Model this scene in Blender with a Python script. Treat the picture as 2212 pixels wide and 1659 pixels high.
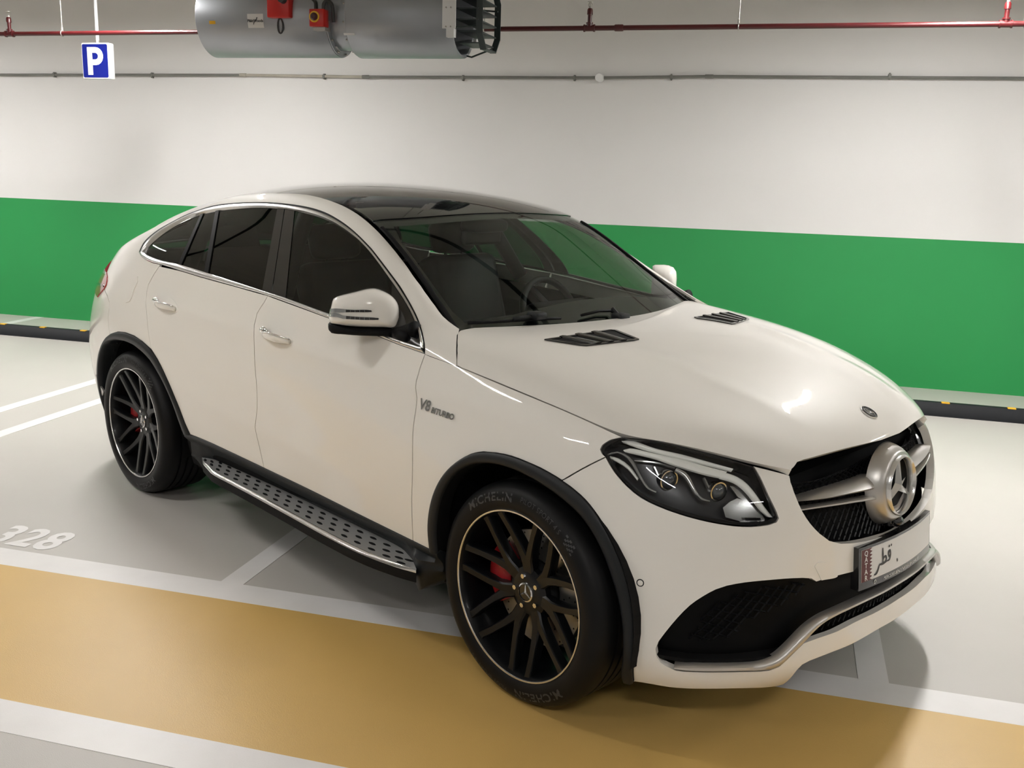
import bpy, bmesh, math, random
import numpy as np
from mathutils import Vector, Matrix
from mathutils.geometry import delaunay_2d_cdt
for _o in list(bpy.data.objects): bpy.data.objects.remove(_o)
scene = bpy.context.scene; COL = scene.collection
random.seed(7)
# ---------------------------------------------------------------- camera (room frame: X along the back wall, Y towards it, Z up)
WALL_A = .5181                      # heading of the back wall in the car's frame
def car2room(v): return np.array([v[0]*math.cos(WALL_A)+v[1]*math.sin(WALL_A), -v[0]*math.sin(WALL_A)+v[1]*math.cos(WALL_A), v[2]])
def set_camera():
    yaw, pitch, roll = 2.3527-WALL_A, -.2192, .0295
    cy, sy, cp, sp = math.cos(yaw), math.sin(yaw), math.cos(pitch), math.sin(pitch)
    f = Vector((cy*cp, sy*cp, sp)); r = Vector((sy, -cy, 0)); u = r.cross(f)
    r2 = r*math.cos(roll)+u*math.sin(roll); u2 = u*math.cos(roll)-r*math.sin(roll)
    cam = bpy.data.cameras.new('camera'); cam.sensor_fit = 'HORIZONTAL'; cam.sensor_width = 36; cam.lens = 2142.45*36/2212
    cam.clip_start = .05; cam.clip_end = 200
    o = bpy.data.objects.new('camera', cam); COL.objects.link(o)
    M = Matrix.Identity(4); M.col[0][:3] = r2; M.col[1][:3] = u2; M.col[2][:3] = -f; M.col[3][:3] = car2room((2.1721, -3.2031, 1.8182))
    o.matrix_world = M; scene.camera = o
set_camera()
# ---------------------------------------------------------------- world, exposure
scene.view_settings.view_transform = 'Standard'; scene.view_settings.look = 'None'; scene.view_settings.gamma = 1
scene.view_settings.use_curve_mapping = False; scene.view_settings.exposure = 0.22
scene.cycles.caustics_reflective = False; scene.cycles.caustics_refractive = False
_w = bpy.data.worlds.new('world'); scene.world = _w; _w.use_nodes = True
_w.node_tree.nodes['Background'].inputs[0].default_value = (.9, .95, 1, 1); _w.node_tree.nodes['Background'].inputs[1].default_value = .02
# ceiling lamps: (x, y) of the tubes; the light itself is in the lamp builder below
LAMP_Z = 3.22; LAMP_COL = (1, .98, .955)
# x, y, turned 90 degrees, brightness
LAMPS = [(1.3, 2.4, 1, 400.), (-4.7, 2.6, 1, 330.), (-8.4, 2.6, 1, 330.), (5.3, 2.4, 1, 330.), (-12., 2.6, 1, 330.), (9.2, 2.4, 1, 330.),
         (-3.4, -1.3, 0, 95.), (-7.8, -1.3, 0, 95.), (5.2, -1.3, 0, 95.), (.6, -4.6, 0, 170.), (-3.8, -4.6, 0, 170.), (5.0, -4.6, 0, 170.)]
# ---------------------------------------------------------------- materials
def srgb(r, g, b):
    f = lambda c: c/12.92 if c <= .04045 else ((c+.055)/1.055)**2.4
    return (f(r/255), f(g/255), f(b/255), 1)
def mat(name, col, rough=.5, metal=0, coat=0, coat_r=.03, spec=.5, noise=0, nscale=8, bump=0, bscale=200, trans=0, ior=1.5, emit=None, estr=0, detail=4):
    m = bpy.data.materials.new(name); m.use_nodes = True; nt = m.node_tree; b = nt.nodes['Principled BSDF']
    col = tuple(col)[:3]+(1,)
    b.inputs['Base Color'].default_value = col; b.inputs['Roughness'].default_value = rough; b.inputs['Metallic'].default_value = metal
    b.inputs['Coat Weight'].default_value = coat; b.inputs['Coat Roughness'].default_value = coat_r; b.inputs['Specular IOR Level'].default_value = spec
    b.inputs['Transmission Weight'].default_value = trans; b.inputs['IOR'].default_value = ior
    tc = nt.nodes.new('ShaderNodeTexCoord')
    if noise:
        n = nt.nodes.new('ShaderNodeTexNoise'); n.inputs['Scale'].default_value = nscale; n.inputs['Detail'].default_value = detail
        nt.links.new(tc.outputs['Object'], n.inputs['Vector'])
        r = nt.nodes.new('ShaderNodeMapRange'); r.inputs[1].default_value = .3; r.inputs[2].default_value = .7; r.inputs[3].default_value = 1-noise; r.inputs[4].default_value = 1+noise
        nt.links.new(n.outputs['Fac'], r.inputs[0])
        mx = nt.nodes.new('ShaderNodeMix'); mx.data_type = 'RGBA'; mx.blend_type = 'MULTIPLY'; mx.inputs[0].default_value = 1
        mx.inputs[6].default_value = col; nt.links.new(r.outputs[0], mx.inputs[7]); nt.links.new(mx.outputs[2], b.inputs['Base Color'])
    if bump:
        n2 = nt.nodes.new('ShaderNodeTexNoise'); n2.inputs['Scale'].default_value = bscale; nt.links.new(tc.outputs['Object'], n2.inputs['Vector'])
        bp = nt.nodes.new('ShaderNodeBump'); bp.inputs['Strength'].default_value = bump; bp.inputs['Distance'].default_value = .002
        nt.links.new(n2.outputs['Fac'], bp.inputs['Height']); nt.links.new(bp.outputs[0], b.inputs['Normal'])
    if emit: b.inputs['Emission Color'].default_value = tuple(emit)[:3]+(1,); b.inputs['Emission Strength'].default_value = estr
    return m
def glass_mat(name, tint, ior=1.5, rough=0., refl=1.):
    """thin tinted pane: tinted see-through with mirror reflection by Fresnel"""
    m = bpy.data.materials.new(name); m.use_nodes = True; nt = m.node_tree; nt.nodes.clear()
    o = nt.nodes.new('ShaderNodeOutputMaterial'); t = nt.nodes.new('ShaderNodeBsdfTransparent'); g = nt.nodes.new('ShaderNodeBsdfGlossy'); mx = nt.nodes.new('ShaderNodeMixShader')
    t.inputs[0].default_value = tuple(tint)+(1,); g.inputs['Roughness'].default_value = rough
    fr = nt.nodes.new('ShaderNodeFresnel'); fr.inputs[0].default_value = ior
    ge = nt.nodes.new('ShaderNodeNewGeometry'); im = nt.nodes.new('ShaderNodeMapRange'); im.inputs[3].default_value = ior; im.inputs[4].default_value = 1/ior; nt.links.new(ge.outputs['Backfacing'], im.inputs[0]); nt.links.new(im.outputs[0], fr.inputs[0])
    mul = nt.nodes.new('ShaderNodeMath'); mul.operation = 'MULTIPLY'; mul.inputs[1].default_value = refl; nt.links.new(fr.outputs[0], mul.inputs[0])
    nt.links.new(mul.outputs[0], mx.inputs[0]); nt.links.new(t.outputs[0], mx.inputs[1]); nt.links.new(g.outputs[0], mx.inputs[2]); nt.links.new(mx.outputs[0], o.inputs[0])
    return m
# ---------------------------------------------------------------- mesh helpers
def mkobj(name, verts, faces, m, parent=None, smooth=False, normals=None, mats=None, fmat=None):
    me = bpy.data.meshes.new(name); me.from_pydata([tuple(map(float, v)) for v in verts], [], [tuple(map(int, f)) for f in faces]); me.update()
    if m is not None: me.materials.append(m)
    for k in (mats or []): me.materials.append(k)
    if fmat is not None: me.polygons.foreach_set('material_index', fmat)
    if smooth: me.polygons.foreach_set('use_smooth', [True]*len(me.polygons))
    if normals is not None:
        me.polygons.foreach_set('use_smooth', [True]*len(me.polygons)); me.normals_split_custom_set([tuple(map(float, n)) for n in normals])
    o = bpy.data.objects.new(name, me); COL.objects.link(o)
    if parent is not None: o.parent = parent
    return o
def from_bm(name, bm, m, parent=None, smooth=False, angle=None, mats=None):
    me = bpy.data.meshes.new(name); bm.normal_update(); bm.to_mesh(me); bm.free()
    if m is not None: me.materials.append(m)
    for k in (mats or []): me.materials.append(k)
    if smooth or angle:
        me.polygons.foreach_set('use_smooth', [True]*len(me.polygons))
        if angle: me.set_sharp_from_angle(angle=math.radians(angle))
    o = bpy.data.objects.new(name, me); COL.objects.link(o)
    if parent is not None: o.parent = parent
    return o
def empty(name, loc=(0, 0, 0), rz=0):
    o = bpy.data.objects.new(name, None); COL.objects.link(o); o.location = loc; o.rotation_euler = (0, 0, rz); o.empty_display_size = .1; return o
def tag(o, label=None, cat=None, group=None, kind=None):
    if label: o['label'] = label
    if cat: o['category'] = cat
    if group: o['group'] = group
    if kind: o['kind'] = kind
    return o
def bm_box(bm, lo, hi, M=None, bev=0, mi=0):
    lo, hi = Vector(lo), Vector(hi); c = (lo+hi)/2; d = hi-lo
    r = bmesh.ops.create_cube(bm, size=1, matrix=Matrix.Translation(c) @ Matrix.Diagonal((*d, 1)))
    vs = r['verts']
    if bev:
        es = list({e for v in vs for e in v.link_edges}); rr = bmesh.ops.bevel(bm, geom=es, offset=bev, segments=2, affect='EDGES', profile=.5)
        vs = list(set(vs) | {v for f in rr['faces'] for v in f.verts}); vs = [v for v in vs if v.is_valid]
    if M is not None: bmesh.ops.transform(bm, matrix=M, verts=vs)
    for f in {f for v in vs for f in v.link_faces}: f.material_index = mi
    return vs
def box(name, lo, hi, m, parent=None, bev=0):
    bm = bmesh.new(); bm_box(bm, lo, hi, None, bev); return from_bm(name, bm, m, parent, angle=40 if bev else None)
def frame_from(t):
    t = Vector(t).normalized(); a = Vector((0, 0, 1)) if abs(t.z) < .9 else Vector((1, 0, 0)); s = t.cross(a).normalized(); return s, s.cross(t)
def bm_tube(bm, pts, r, seg=12, closed=False, caps=True):
    pts = [Vector(p) for p in pts]; n = len(pts); rings = []; rs = r if isinstance(r, (list, tuple)) else [r]*n
    t0 = (pts[1]-pts[0]).normalized(); s, u = frame_from(t0)
    for i, p in enumerate(pts):
        if closed: t = (pts[(i+1) % n]-pts[i-1]).normalized()
        else: t = (pts[min(i+1, n-1)]-pts[max(i-1, 0)]).normalized()
        s = (s-t*s.dot(t)); s = s.normalized() if s.length > 1e-6 else frame_from(t)[0]; u = s.cross(t)
        rings.append([bm.verts.new(p+(s*math.cos(a)+u*math.sin(a))*rs[i]) for a in [2*math.pi*k/seg for k in range(seg)]])
    m = n if closed else n-1
    for i in range(m):
        a, b = rings[i], rings[(i+1) % n]
        for k in range(seg): bm.faces.new((a[k], a[(k+1) % seg], b[(k+1) % seg], b[k]))
    if caps and not closed: bm.faces.new(rings[0][::-1]); bm.faces.new(rings[-1])
    bmesh.ops.recalc_face_normals(bm, faces=bm.faces[:])
def tube(name, pts, r, m, parent=None, seg=12, closed=False):
    bm = bmesh.new(); bm_tube(bm, pts, r, seg, closed); return from_bm(name, bm, m, parent, angle=50)
def bm_lathe(bm, prof, seg=64, axis='Z', M=None, close=False, caps=True):
    """prof: list of (radius, height); revolved about the axis"""
    rings = []
    for r, h in prof:
        ring = []
        for k in range(seg):
            a = 2*math.pi*k/seg; x, y = r*math.cos(a), r*math.sin(a)
            v = {'Z': (x, y, h), 'Y': (x, h, y), 'X': (h, x, y)}[axis]; ring.append(bm.verts.new(v))
        rings.append(ring)
    n = len(prof)
    for i in range(n if close else n-1):
        a, b = rings[i], rings[(i+1) % n]
        for k in range(seg): bm.faces.new((a[k], a[(k+1) % seg], b[(k+1) % seg], b[k]))
    if not close and caps:
        for ring in (rings[0], rings[-1]):
            if (ring[0].co-ring[seg//2].co).length > 1e-5: bm.faces.new(ring)
    if M is not None: bmesh.ops.transform(bm, matrix=M, verts=bm.verts[:])
    bmesh.ops.remove_doubles(bm, verts=bm.verts[:], dist=1e-6)
    bmesh.ops.recalc_face_normals(bm, faces=bm.faces[:])
def lathe(name, prof, m, parent=None, seg=64, axis='Z', M=None, angle=35, close=False, caps=True):
    bm = bmesh.new(); bm_lathe(bm, prof, seg, axis, M, close, caps); return from_bm(name, bm, m, parent, angle=angle)
def prism(name, poly, h0, h1, m, parent=None, axis='Z', bev=0, M=None):
    """poly (2D) extruded between h0 and h1 along the axis"""
    bm = bmesh.new(); f = {'Z': lambda a, b, h: (a, b, h), 'Y': lambda a, b, h: (a, h, b), 'X': lambda a, b, h: (h, a, b)}[axis]
    lo = [bm.verts.new(f(a, b, h0)) for a, b in poly]; hi = [bm.verts.new(f(a, b, h1)) for a, b in poly]; n = len(poly)
    bm.faces.new(lo); bm.faces.new(hi)
    for i in range(n): bm.faces.new((lo[i], lo[(i+1) % n], hi[(i+1) % n], hi[i]))
    bmesh.ops.recalc_face_normals(bm, faces=bm.faces[:])
    if bev: bmesh.ops.bevel(bm, geom=bm.edges[:], offset=bev, segments=2, affect='EDGES', profile=.5, clamp_overlap=True)
    if M is not None: bmesh.ops.transform(bm, matrix=M, verts=bm.verts[:])
    return from_bm(name, bm, m, parent, angle=35)
def text_geo(body, size=1, extrude=.0, bold=0., shear=0, spacing=1, res=3):
    """(verts, faces) of a line of lettering, centred on its width, baseline at y=0"""
    cu = bpy.data.curves.new('t', 'FONT'); cu.body = body; cu.size = size; cu.extrude = extrude; cu.offset = bold; cu.shear = shear; cu.space_character = spacing; cu.resolution_u = res
    cu.align_x = 'CENTER'
    o = bpy.data.objects.new('t', cu); COL.objects.link(o); dg = bpy.context.evaluated_depsgraph_get(); dg.update()
    me = bpy.data.meshes.new_from_object(o.evaluated_get(dg)); V = np.array([v.co[:] for v in me.vertices]); F = [tuple(p.vertices) for p in me.polygons]
    bpy.data.objects.remove(o); bpy.data.curves.remove(cu); bpy.data.meshes.remove(me); return V, F
def crom(pts, step=None, n=8, closed=False):
    """centripetal-like Catmull-Rom through 2D/3D points"""
    P = [np.asarray(p, float) for p in pts]; m = len(P); out = []
    for i in range(m if closed else m-1):
        p1, p2 = P[i], P[(i+1) % m]; p0 = P[i-1] if (closed or i > 0) else 2*p1-p2; p3 = P[(i+2) % m] if (closed or i+2 < m) else 2*p2-p1
        k = n if step is None else max(1, int(np.linalg.norm(p2-p1)/step))
        d1, d0, d2 = np.linalg.norm(p2-p1)+1e-9, np.linalg.norm(p1-p0)+1e-9, np.linalg.norm(p3-p2)+1e-9
        m1 = (p2-p0)/(d0+d1)*d1; m2 = (p3-p1)/(d1+d2)*d1
        for j in range(k):
            t = j/k; t2, t3 = t*t, t*t*t
            out.append((2*t3-3*t2+1)*p1+(t3-2*t2+t)*m1+(-2*t3+3*t2)*p2+(t3-t2)*m2)
    if not closed: out.append(P[-1])
    return np.array(out)
def resample(P, n):
    P = np.asarray(P, float); d = np.r_[0, np.cumsum(np.linalg.norm(np.diff(P, axis=0), axis=1))]
    t = np.linspace(0, d[-1], n); return np.stack([np.interp(t, d, P[:, k]) for k in range(P.shape[1])], 1)
def inpoly(pts, poly):
    x, y = pts[:, 0], pts[:, 1]; r = np.zeros(len(pts), bool); n = len(poly); j = n-1
    for i in range(n):
        xi, yi = poly[i]; xj, yj = poly[j]
        c = ((yi > y) != (yj > y)) & (x < (xj-xi)*(y-yi)/(yj-yi+1e-300)+xi); r ^= c; j = i
    return r
# ---------------------------------------------------------------- car surfaces (car frame: x forward from front axle, y left, z up)
CAMC = np.array([2.1721, -3.2031, 1.8182])
def _camaxes(yaw=2.3527, pitch=-.2192, roll=.0295):
    cy, sy, cp, sp = math.cos(yaw), math.sin(yaw), math.cos(pitch), math.sin(pitch)
    f = np.array([cy*cp, sy*cp, sp]); r = np.array([sy, -cy, 0.]); u = np.cross(r, f)
    return math.cos(roll)*r+math.sin(roll)*u, -math.sin(roll)*r+math.cos(roll)*u, f
CR, CU, CF = _camaxes()
FPX = 2142.45
def ray(px, py):
    d = CF+CR*(px-1106)/FPX-CU*(py-829.5)/FPX
    return d/np.linalg.norm(d)
def proj(P):
    d = np.atleast_2d(np.asarray(P, float))-CAMC; z = d@CF
    return np.stack([1106+FPX*(d@CR)/z, 829.5-FPX*(d@CU)/z], -1)
def ony(px, py, y):
    d = ray(px, py); return CAMC+d*(y-CAMC[1])/d[1]
def onx(px, py, x):
    d = ray(px, py); return CAMC+d*(x-CAMC[0])/d[0]
def onz(px, py, z):
    d = ray(px, py); return CAMC+d*(z-CAMC[2])/d[2]
CROPS = {'o':(0,0,1), 'c1':(150,350,2.765), 'c2':(700,350,2.4578), 'c3':(1250,820,2.44), 'c4':(180,680,2.6756), 'c5':(850,900,2.5133), 'c7':(1650,880,3.951),
 'hl':(1280,930,5.267), 'it':(1400,1180,3.814), 'z1':(1880,840,10.367), 'z2':(1900,1020,10.369), 'z3':(180,540,7.54), 'z4':(480,360,5.267), 'z5':(900,380,5.53), 'z6':(1280,480,5.267), 'z7':(680,600,6.144), 'z8':(180,700,4.367)}
def T(c, *pts):
    x0, y0, s = CROPS[c]; return [(x0+a/s, y0+b/s) for a, b in pts]
def bspl(n, t):
    """clamped-by-reflection uniform cubic B-spline basis: rows of weights for params t in [0,n-1]"""
    t = np.clip(np.asarray(t, float), 0, n-1-1e-9); i = np.floor(t).astype(int); f = t-i
    B = np.zeros((len(t), n+2))
    w = [(1-f)**3/6, (3*f**3-6*f**2+4)/6, (-3*f**3+3*f**2+3*f+1)/6, f**3/6]
    for k in range(4): B[np.arange(len(t)), i+k] += w[k]
    M = B[:, 1:-1].copy()
    M[:, 0] += 2*B[:, 0]; M[:, 1] -= B[:, 0]; M[:, -1] += 2*B[:, -1]; M[:, -2] -= B[:, -1]
    return M
def bspl_sym(n, t):
    """as bspl, but mirrored at the first end (t=0 is a symmetry plane)"""
    t = np.clip(np.asarray(t, float), 0, n-1-1e-9); i = np.floor(t).astype(int); f = t-i
    B = np.zeros((len(t), n+2))
    w = [(1-f)**3/6, (3*f**3-6*f**2+4)/6, (-3*f**3+3*f**2+3*f+1)/6, f**3/6]
    for k in range(4): B[np.arange(len(t)), i+k] += w[k]
    M = B[:, 1:-1].copy(); R = np.zeros_like(M); R[:, 1] += B[:, 0]
    M[:, -1] += 2*B[:, -1]; M[:, -2] -= B[:, -1]
    return M, R
class Surf:
    """B-spline surface over a net of control points (cols u, rows v); symu: first column mirrors in y; symv: last row mirrors in y"""
    def __init__(s, net, symu=False, symv=False, res=(4, 4), disp=None):
        s.disp = disp
        s.net = np.asarray(net, float); s.symu = symu; s.symv = symv; s.nu, s.nv = s.net.shape[:2]
        us = np.linspace(0, s.nu-1, (s.nu-1)*res[0]*2+1); vs = np.linspace(0, s.nv-1, (s.nv-1)*res[1]*2+1)
        s.us, s.vs = us, vs; G = s.grid(us, vs); s.G = G
        a, b, c, d = G[:-1, :-1], G[1:, :-1], G[1:, 1:], G[:-1, 1:]
        U, V = np.meshgrid(us, vs, indexing='ij'); UV = np.stack([U, V], -1)
        A, Bq, Cq, Dq = UV[:-1, :-1], UV[1:, :-1], UV[1:, 1:], UV[:-1, 1:]
        s.T = np.concatenate([np.stack([a, b, c], 2).reshape(-1, 3, 3), np.stack([a, c, d], 2).reshape(-1, 3, 3)])
        s.TUV = np.concatenate([np.stack([A, Bq, Cq], 2).reshape(-1, 3, 2), np.stack([A, Cq, Dq], 2).reshape(-1, 3, 2)])
        q = proj(s.T.reshape(-1, 3)).reshape(-1, 3, 2)
        s.bx = np.stack([q[:, :, 0].min(1), q[:, :, 0].max(1), q[:, :, 1].min(1), q[:, :, 1].max(1)], 1)
        s.GP = G.reshape(-1, 3); s.GUV = UV.reshape(-1, 2)
    def _mu(s, u):
        m = np.array([1, -1, 1.])
        if s.symu:
            M, R = bspl_sym(s.nu, u); return M, R
        return bspl(s.nu, u), None
    def _mv(s, v):
        if s.symv:
            M, R = bspl_sym(s.nv, s.nv-1-np.asarray(v)); return M[:, ::-1], R[:, ::-1]
        return bspl(s.nv, v), None
    def grid(s, u, v):
        return s._ev(u, v, 'ur,vs,rsk->uvk')
    def _ev(s, u, v, _):
        Mu, Ru = s._mu(np.asarray(u, float)); Mv, Rv = s._mv(np.asarray(v, float)); m = np.array([1, -1, 1.])
        out = np.einsum('ur,vs,rsk->uvk', Mu, Mv, s.net)
        if Ru is not None: out = out+np.einsum('ur,vs,rsk->uvk', Ru, Mv, s.net*m)
        if Rv is not None: out = out+np.einsum('ur,vs,rsk->uvk', Mu, Rv, s.net*m)
        return out if s.disp is None else s.disp(out)
    def at(s, uv):
        uv = np.atleast_2d(uv); Mu, Ru = s._mu(uv[:, 0]); Mv, Rv = s._mv(uv[:, 1]); m = np.array([1, -1, 1.])
        out = np.einsum('pr,ps,rsk->pk', Mu, Mv, s.net)
        if Ru is not None: out = out+np.einsum('pr,ps,rsk->pk', Ru, Mv, s.net*m)
        if Rv is not None: out = out+np.einsum('pr,ps,rsk->pk', Mu, Rv, s.net*m)
        return out if s.disp is None else s.disp(out)
    def normal(s, uv):
        uv = np.atleast_2d(np.asarray(uv, float)); e = 2e-3
        def cl(q): return np.clip(q, 0, [s.nu-1, s.nv-1])
        du = s.at(cl(uv+[e, 0]))-s.at(cl(uv-[e, 0])); dv = s.at(cl(uv+[0, e]))-s.at(cl(uv-[0, e]))
        n = np.cross(du, dv); n /= np.linalg.norm(n, axis=1)[:, None]+1e-12
        return n*s.flip if hasattr(s, 'flip') else n
    def hit(s, px, py):
        """first hit of the photo's ray -> (u,v); when it misses, the nearest point to the ray"""
        o, d = CAMC, ray(px, py); m = (s.bx[:, 0] <= px+.01) & (s.bx[:, 1] >= px-.01) & (s.bx[:, 2] <= py+.01) & (s.bx[:, 3] >= py-.01)
        TT = s.T[m]; TU = s.TUV[m]
        if len(TT) == 0:
            r = s.GP-o; r = r-np.outer(r@d, d); k = np.argmin((r**2).sum(1)); return s.GUV[k]
        A, B, C = TT[:, 0], TT[:, 1], TT[:, 2]
        e1, e2 = B-A, C-A; h = np.cross(d, e2); a = np.einsum('ij,ij->i', e1, h)
        a = np.where(abs(a) < 1e-14, 1e-14, a); q = o-A; u = np.einsum('ij,ij->i', q, h)/a
        qq = np.cross(q, e1); v = (qq@d)/a; t = np.einsum('ij,ij->i', e2, qq)/a
        ok = (u >= -1e-6) & (v >= -1e-6) & (u+v <= 1+1e-6) & (t > .1)
        if ok.any():
            k = np.where(ok)[0]; k = k[np.argmin(t[k])]
            w = TU[k]; return w[0]*(1-u[k]-v[k])+w[1]*u[k]+w[2]*v[k]
        r = s.GP-o; r = r-np.outer(r@d, d); k = np.argmin((r**2).sum(1)); return s.GUV[k]
    def hits(s, pts): return np.array([s.hit(*p) for p in pts])
    def near(s, P):
        P = np.atleast_2d(P); out = []
        for p in P:
            k = np.argmin(((s.GP-p)**2).sum(1)); uv = s.GUV[k].astype(float).copy()
            for _ in range(12):
                q = s.at(uv)[0]; e = 1e-3
                J = np.stack([(s.at(np.clip(uv+[e, 0], 0, [s.nu-1, s.nv-1]))[0]-q)/e, (s.at(np.clip(uv+[0, e], 0, [s.nu-1, s.nv-1]))[0]-q)/e], 1)
                st = np.linalg.lstsq(J, p-q, rcond=None)[0]; uv = np.clip(uv+np.clip(st, -.5, .5), 0, [s.nu-1.002, s.nv-1.002])
            out.append(uv)
        return np.array(out)
def lerpt(x, xs, ys):
    o = np.argsort(xs); return float(np.interp(x, np.asarray(xs)[o], np.asarray(ys)[o]))
# side shell: columns run from the nose centre round the corner, along the right side and round the tail
SCOL = [(.872,0),(.866,.12),(.848,.27),(.817,.42),(.768,.57),(.697,.71),(.585,.83),(.415,.915),(.2,.957),(0,.978),(-.25,.985),(-.55,.983),(-.85,.98),(-1.15,.978),(-1.45,.977),(-1.8,.977),(-2.15,.98),(-2.5,.987),(-2.8,.995),(-3.1,.992),(-3.4,.96),(-3.65,.895),(-3.83,.79),(-3.94,.64),(-4.0,.44),(-4.02,.22),(-4.025,0)]
def build_S():
    C = np.array(SCOL); n = len(C); net = np.zeros((n, 13, 3))
    tx = np.gradient(C[:, 0]); ty = np.gradient(C[:, 1]); nx, ny = -ty, tx
    L = np.hypot(nx, ny); nx, ny = -nx/L, -ny/L
    nx[0], ny[0] = 1, 0; nx[-1], ny[-1] = -1, 0
    zs_side = [.16, .30, .45, .60, .75, .90, 1.02]; d_side = [-.08, -.035, -.008, 0, .004, .0, -.018]
    zs_frnt = [.17, .27, .40, .56, .71, .83, .90]; d_frnt = [-.06, .045, .02, .0, -.01, -.035, -.065]
    zs_rear = [.20, .32, .48, .65, .82, .98, 1.10]; d_rear = [-.16, -.09, -.025, .01, .0, -.04, -.085]
    for i, (x, w) in enumerate(C):
        f = np.interp(x, [.15, .6], [0, 1]) if i < 12 else 0; r = np.interp(x, [-3.75, -3.3], [1, 0]) if i > 12 else 0
        for k in range(7):
            z = zs_side[k]*(1-f-r)+zs_frnt[k]*f+zs_rear[k]*r; d = d_side[k]*(1-f-r)+d_frnt[k]*f+d_rear[k]*r
            if i < 9: d -= [.0, .0, .0, .0, .012, .028, .045][k]*math.exp(-((w-.76)/.14)**2)
            if k == 6: d += -.035*np.interp(x, [-1.2, -.3], [0, 1])*(1-f) if i < 16 else 0
            if k == 5: d += -.012*np.interp(x, [-1.2, -.3], [0, 1])*(1-f) if i < 16 else 0
            net[i, k] = [x+nx[i]*d, -(w+ny[i]*d), z]
        if i < 11:   # row 7 : hood shut line / hood edge ; rows above run inward under the hood
            xs = [.66, .54, .39, .2, 0, -.25, -.55]
            if x >= .54:
                zb = np.interp(w, [0, .42, .57, .71, .82], [.935, .905, .93, .955, .975]); dd = np.interp(w, [0, .57, .82], [-.09, -.12, -.18])
                b = np.array([x+nx[i]*dd, -(w+ny[i]*dd), zb])
            else:
                b = np.array([x+nx[i]*-.04, -lerpt(x, [.39, .2, 0, -.25, -.55], [.83, .868, .886, .896, .902]), lerpt(x, [.39, .2, 0, -.25, -.55], [.995, 1.03, 1.063, 1.10, 1.135])])
            net[i, 7] = b
            for k in range(8, 13):
                t = (k-7)/5.
                net[i, k] = b+np.array([-nx[i]*.25*t, ny[i]*.30*t, .10*t-.03*t*t])
        else:
            zb = lerpt(x, [-.55, -.85, -1.5, -2.2, -2.8, -3.1, -3.4, -3.65, -3.83, -3.94, -4.03], [1.14, 1.175, 1.235, 1.285, 1.325, 1.32, 1.285, 1.235, 1.215, 1.205, 1.20])
            wb = lerpt(x, [-.55, -.85, -1.5, -2.2, -2.8, -3.1, -3.4, -3.65], [.902, .912, .915, .905, .882, .845, .78, .70])
            we = lerpt(x, [-.45, -.7, -.95, -1.235, -1.413, -1.8, -2.2, -2.6, -3.0, -3.3, -3.6, -3.83], [.80, .735, .685, .640, .603, .585, .58, .575, .565, .555, .54, .52])
            ze = lerpt(x, [-.45, -.54, -.7, -.95, -1.235, -1.413, -1.8, -2.2, -2.6, -3.0, -3.3, -3.6, -3.83], [1.14, 1.178, 1.267, 1.417, 1.566, 1.612, 1.655, 1.652, 1.60, 1.51, 1.42, 1.315, 1.23])
            if x <= -3.83:
                k0 = {-3.83: 0, -3.94: 1, -4.0: 2, -4.02: 3, -4.025: 4}[round(x, 3)]
                wb = [.61, .50, .36, .18, 0][k0]; xb = [-3.77, -3.83, -3.87, -3.89, -3.895][k0]; we = [.50, .42, .30, .15, 0][k0]; ze = [1.25, 1.235, 1.235, 1.235, 1.235][k0]; xe = [-3.72, -3.78, -3.8, -3.81, -3.815][k0]
            else: xb = x; xe = x
            b = np.array([xb, -wb, zb]); e = np.array([xe, -we, ze])
            net[i, 7] = b; net[i, 12] = e
            for k in range(8, 12):
                t = [.22, .48, .74, .92][k-8]; bul = 4*t*(1-t)*.022
                q = b*(1-t)+e*t; q[1] -= bul; q[2] += bul*.5*(x > -3.8)
                if k == 11: q[1] -= .008; q[2] += .012*(x > -3.8)
                net[i, k] = q
    return net
def crest(d, k, c, w, g): return k*(c-np.sqrt(d*d+w*w))*np.exp(-(d/g)**2)
def S_disp(P):
    P = P.copy(); x, y, z = P[..., 0], P[..., 1], P[..., 2]
    d = z-np.interp(x, [-2.7, -1.7, -.3, .1], [1.066, 1.062, 1.003, .975]); f = np.interp(x, [-2.95, -2.5, -.25, .15], [0, 1, 1, 0])*(y < -.8)
    P[..., 1] = y-crest(d, .11, .06, .009, .085)*f
    d2 = z-np.interp(x, [-2.5, -1.6, -.5], [.70, .625, .56]); f2 = np.interp(x, [-2.5, -2.1, -.9, -.6], [0, 1, 1, 0])*(y < -.8)
    P[..., 1] -= crest(d2, .06, .06, .014, .09)*f2
    return P
S = Surf(build_S(), symu=True, res=(5, 8), disp=S_disp)
S.flip = -1.

# top surface: windscreen, roof and tailgate glass (columns front to back, rows from right edge to centre line)
def build_T():
    xs = [-.25, -.40, -.55, -.75, -.95, -1.12, -1.3, -1.5, -1.8, -2.1, -2.4, -2.7, -3.0, -3.3, -3.6, -3.8]
    zc = [1.09, 1.19, 1.285, 1.402, 1.508, 1.589, 1.642, 1.677, 1.699, 1.704, 1.69, 1.65, 1.582, 1.485, 1.365, 1.275]
    we = [.85, .81, .758, .715, .680, .655, .625, .600, .588, .583, .58, .575, .568, .557, .54, .52]
    ze = [1.03, 1.095, 1.18, 1.302, 1.425, 1.52, 1.586, 1.622, 1.644, 1.642, 1.62, 1.57, 1.495, 1.405, 1.30, 1.23]
    net = np.zeros((len(xs), 6, 3))
    for i, x in enumerate(xs):
        for k, f in enumerate([1., .82, .6, .38, .18, 0]):
            net[i, k] = [x+.03*(f**2)*np.interp(x, [-1.5, -.9], [0, -1.])*0, -we[i]*f, zc[i]-(zc[i]-ze[i])*f**2.1]
    return net
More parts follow.
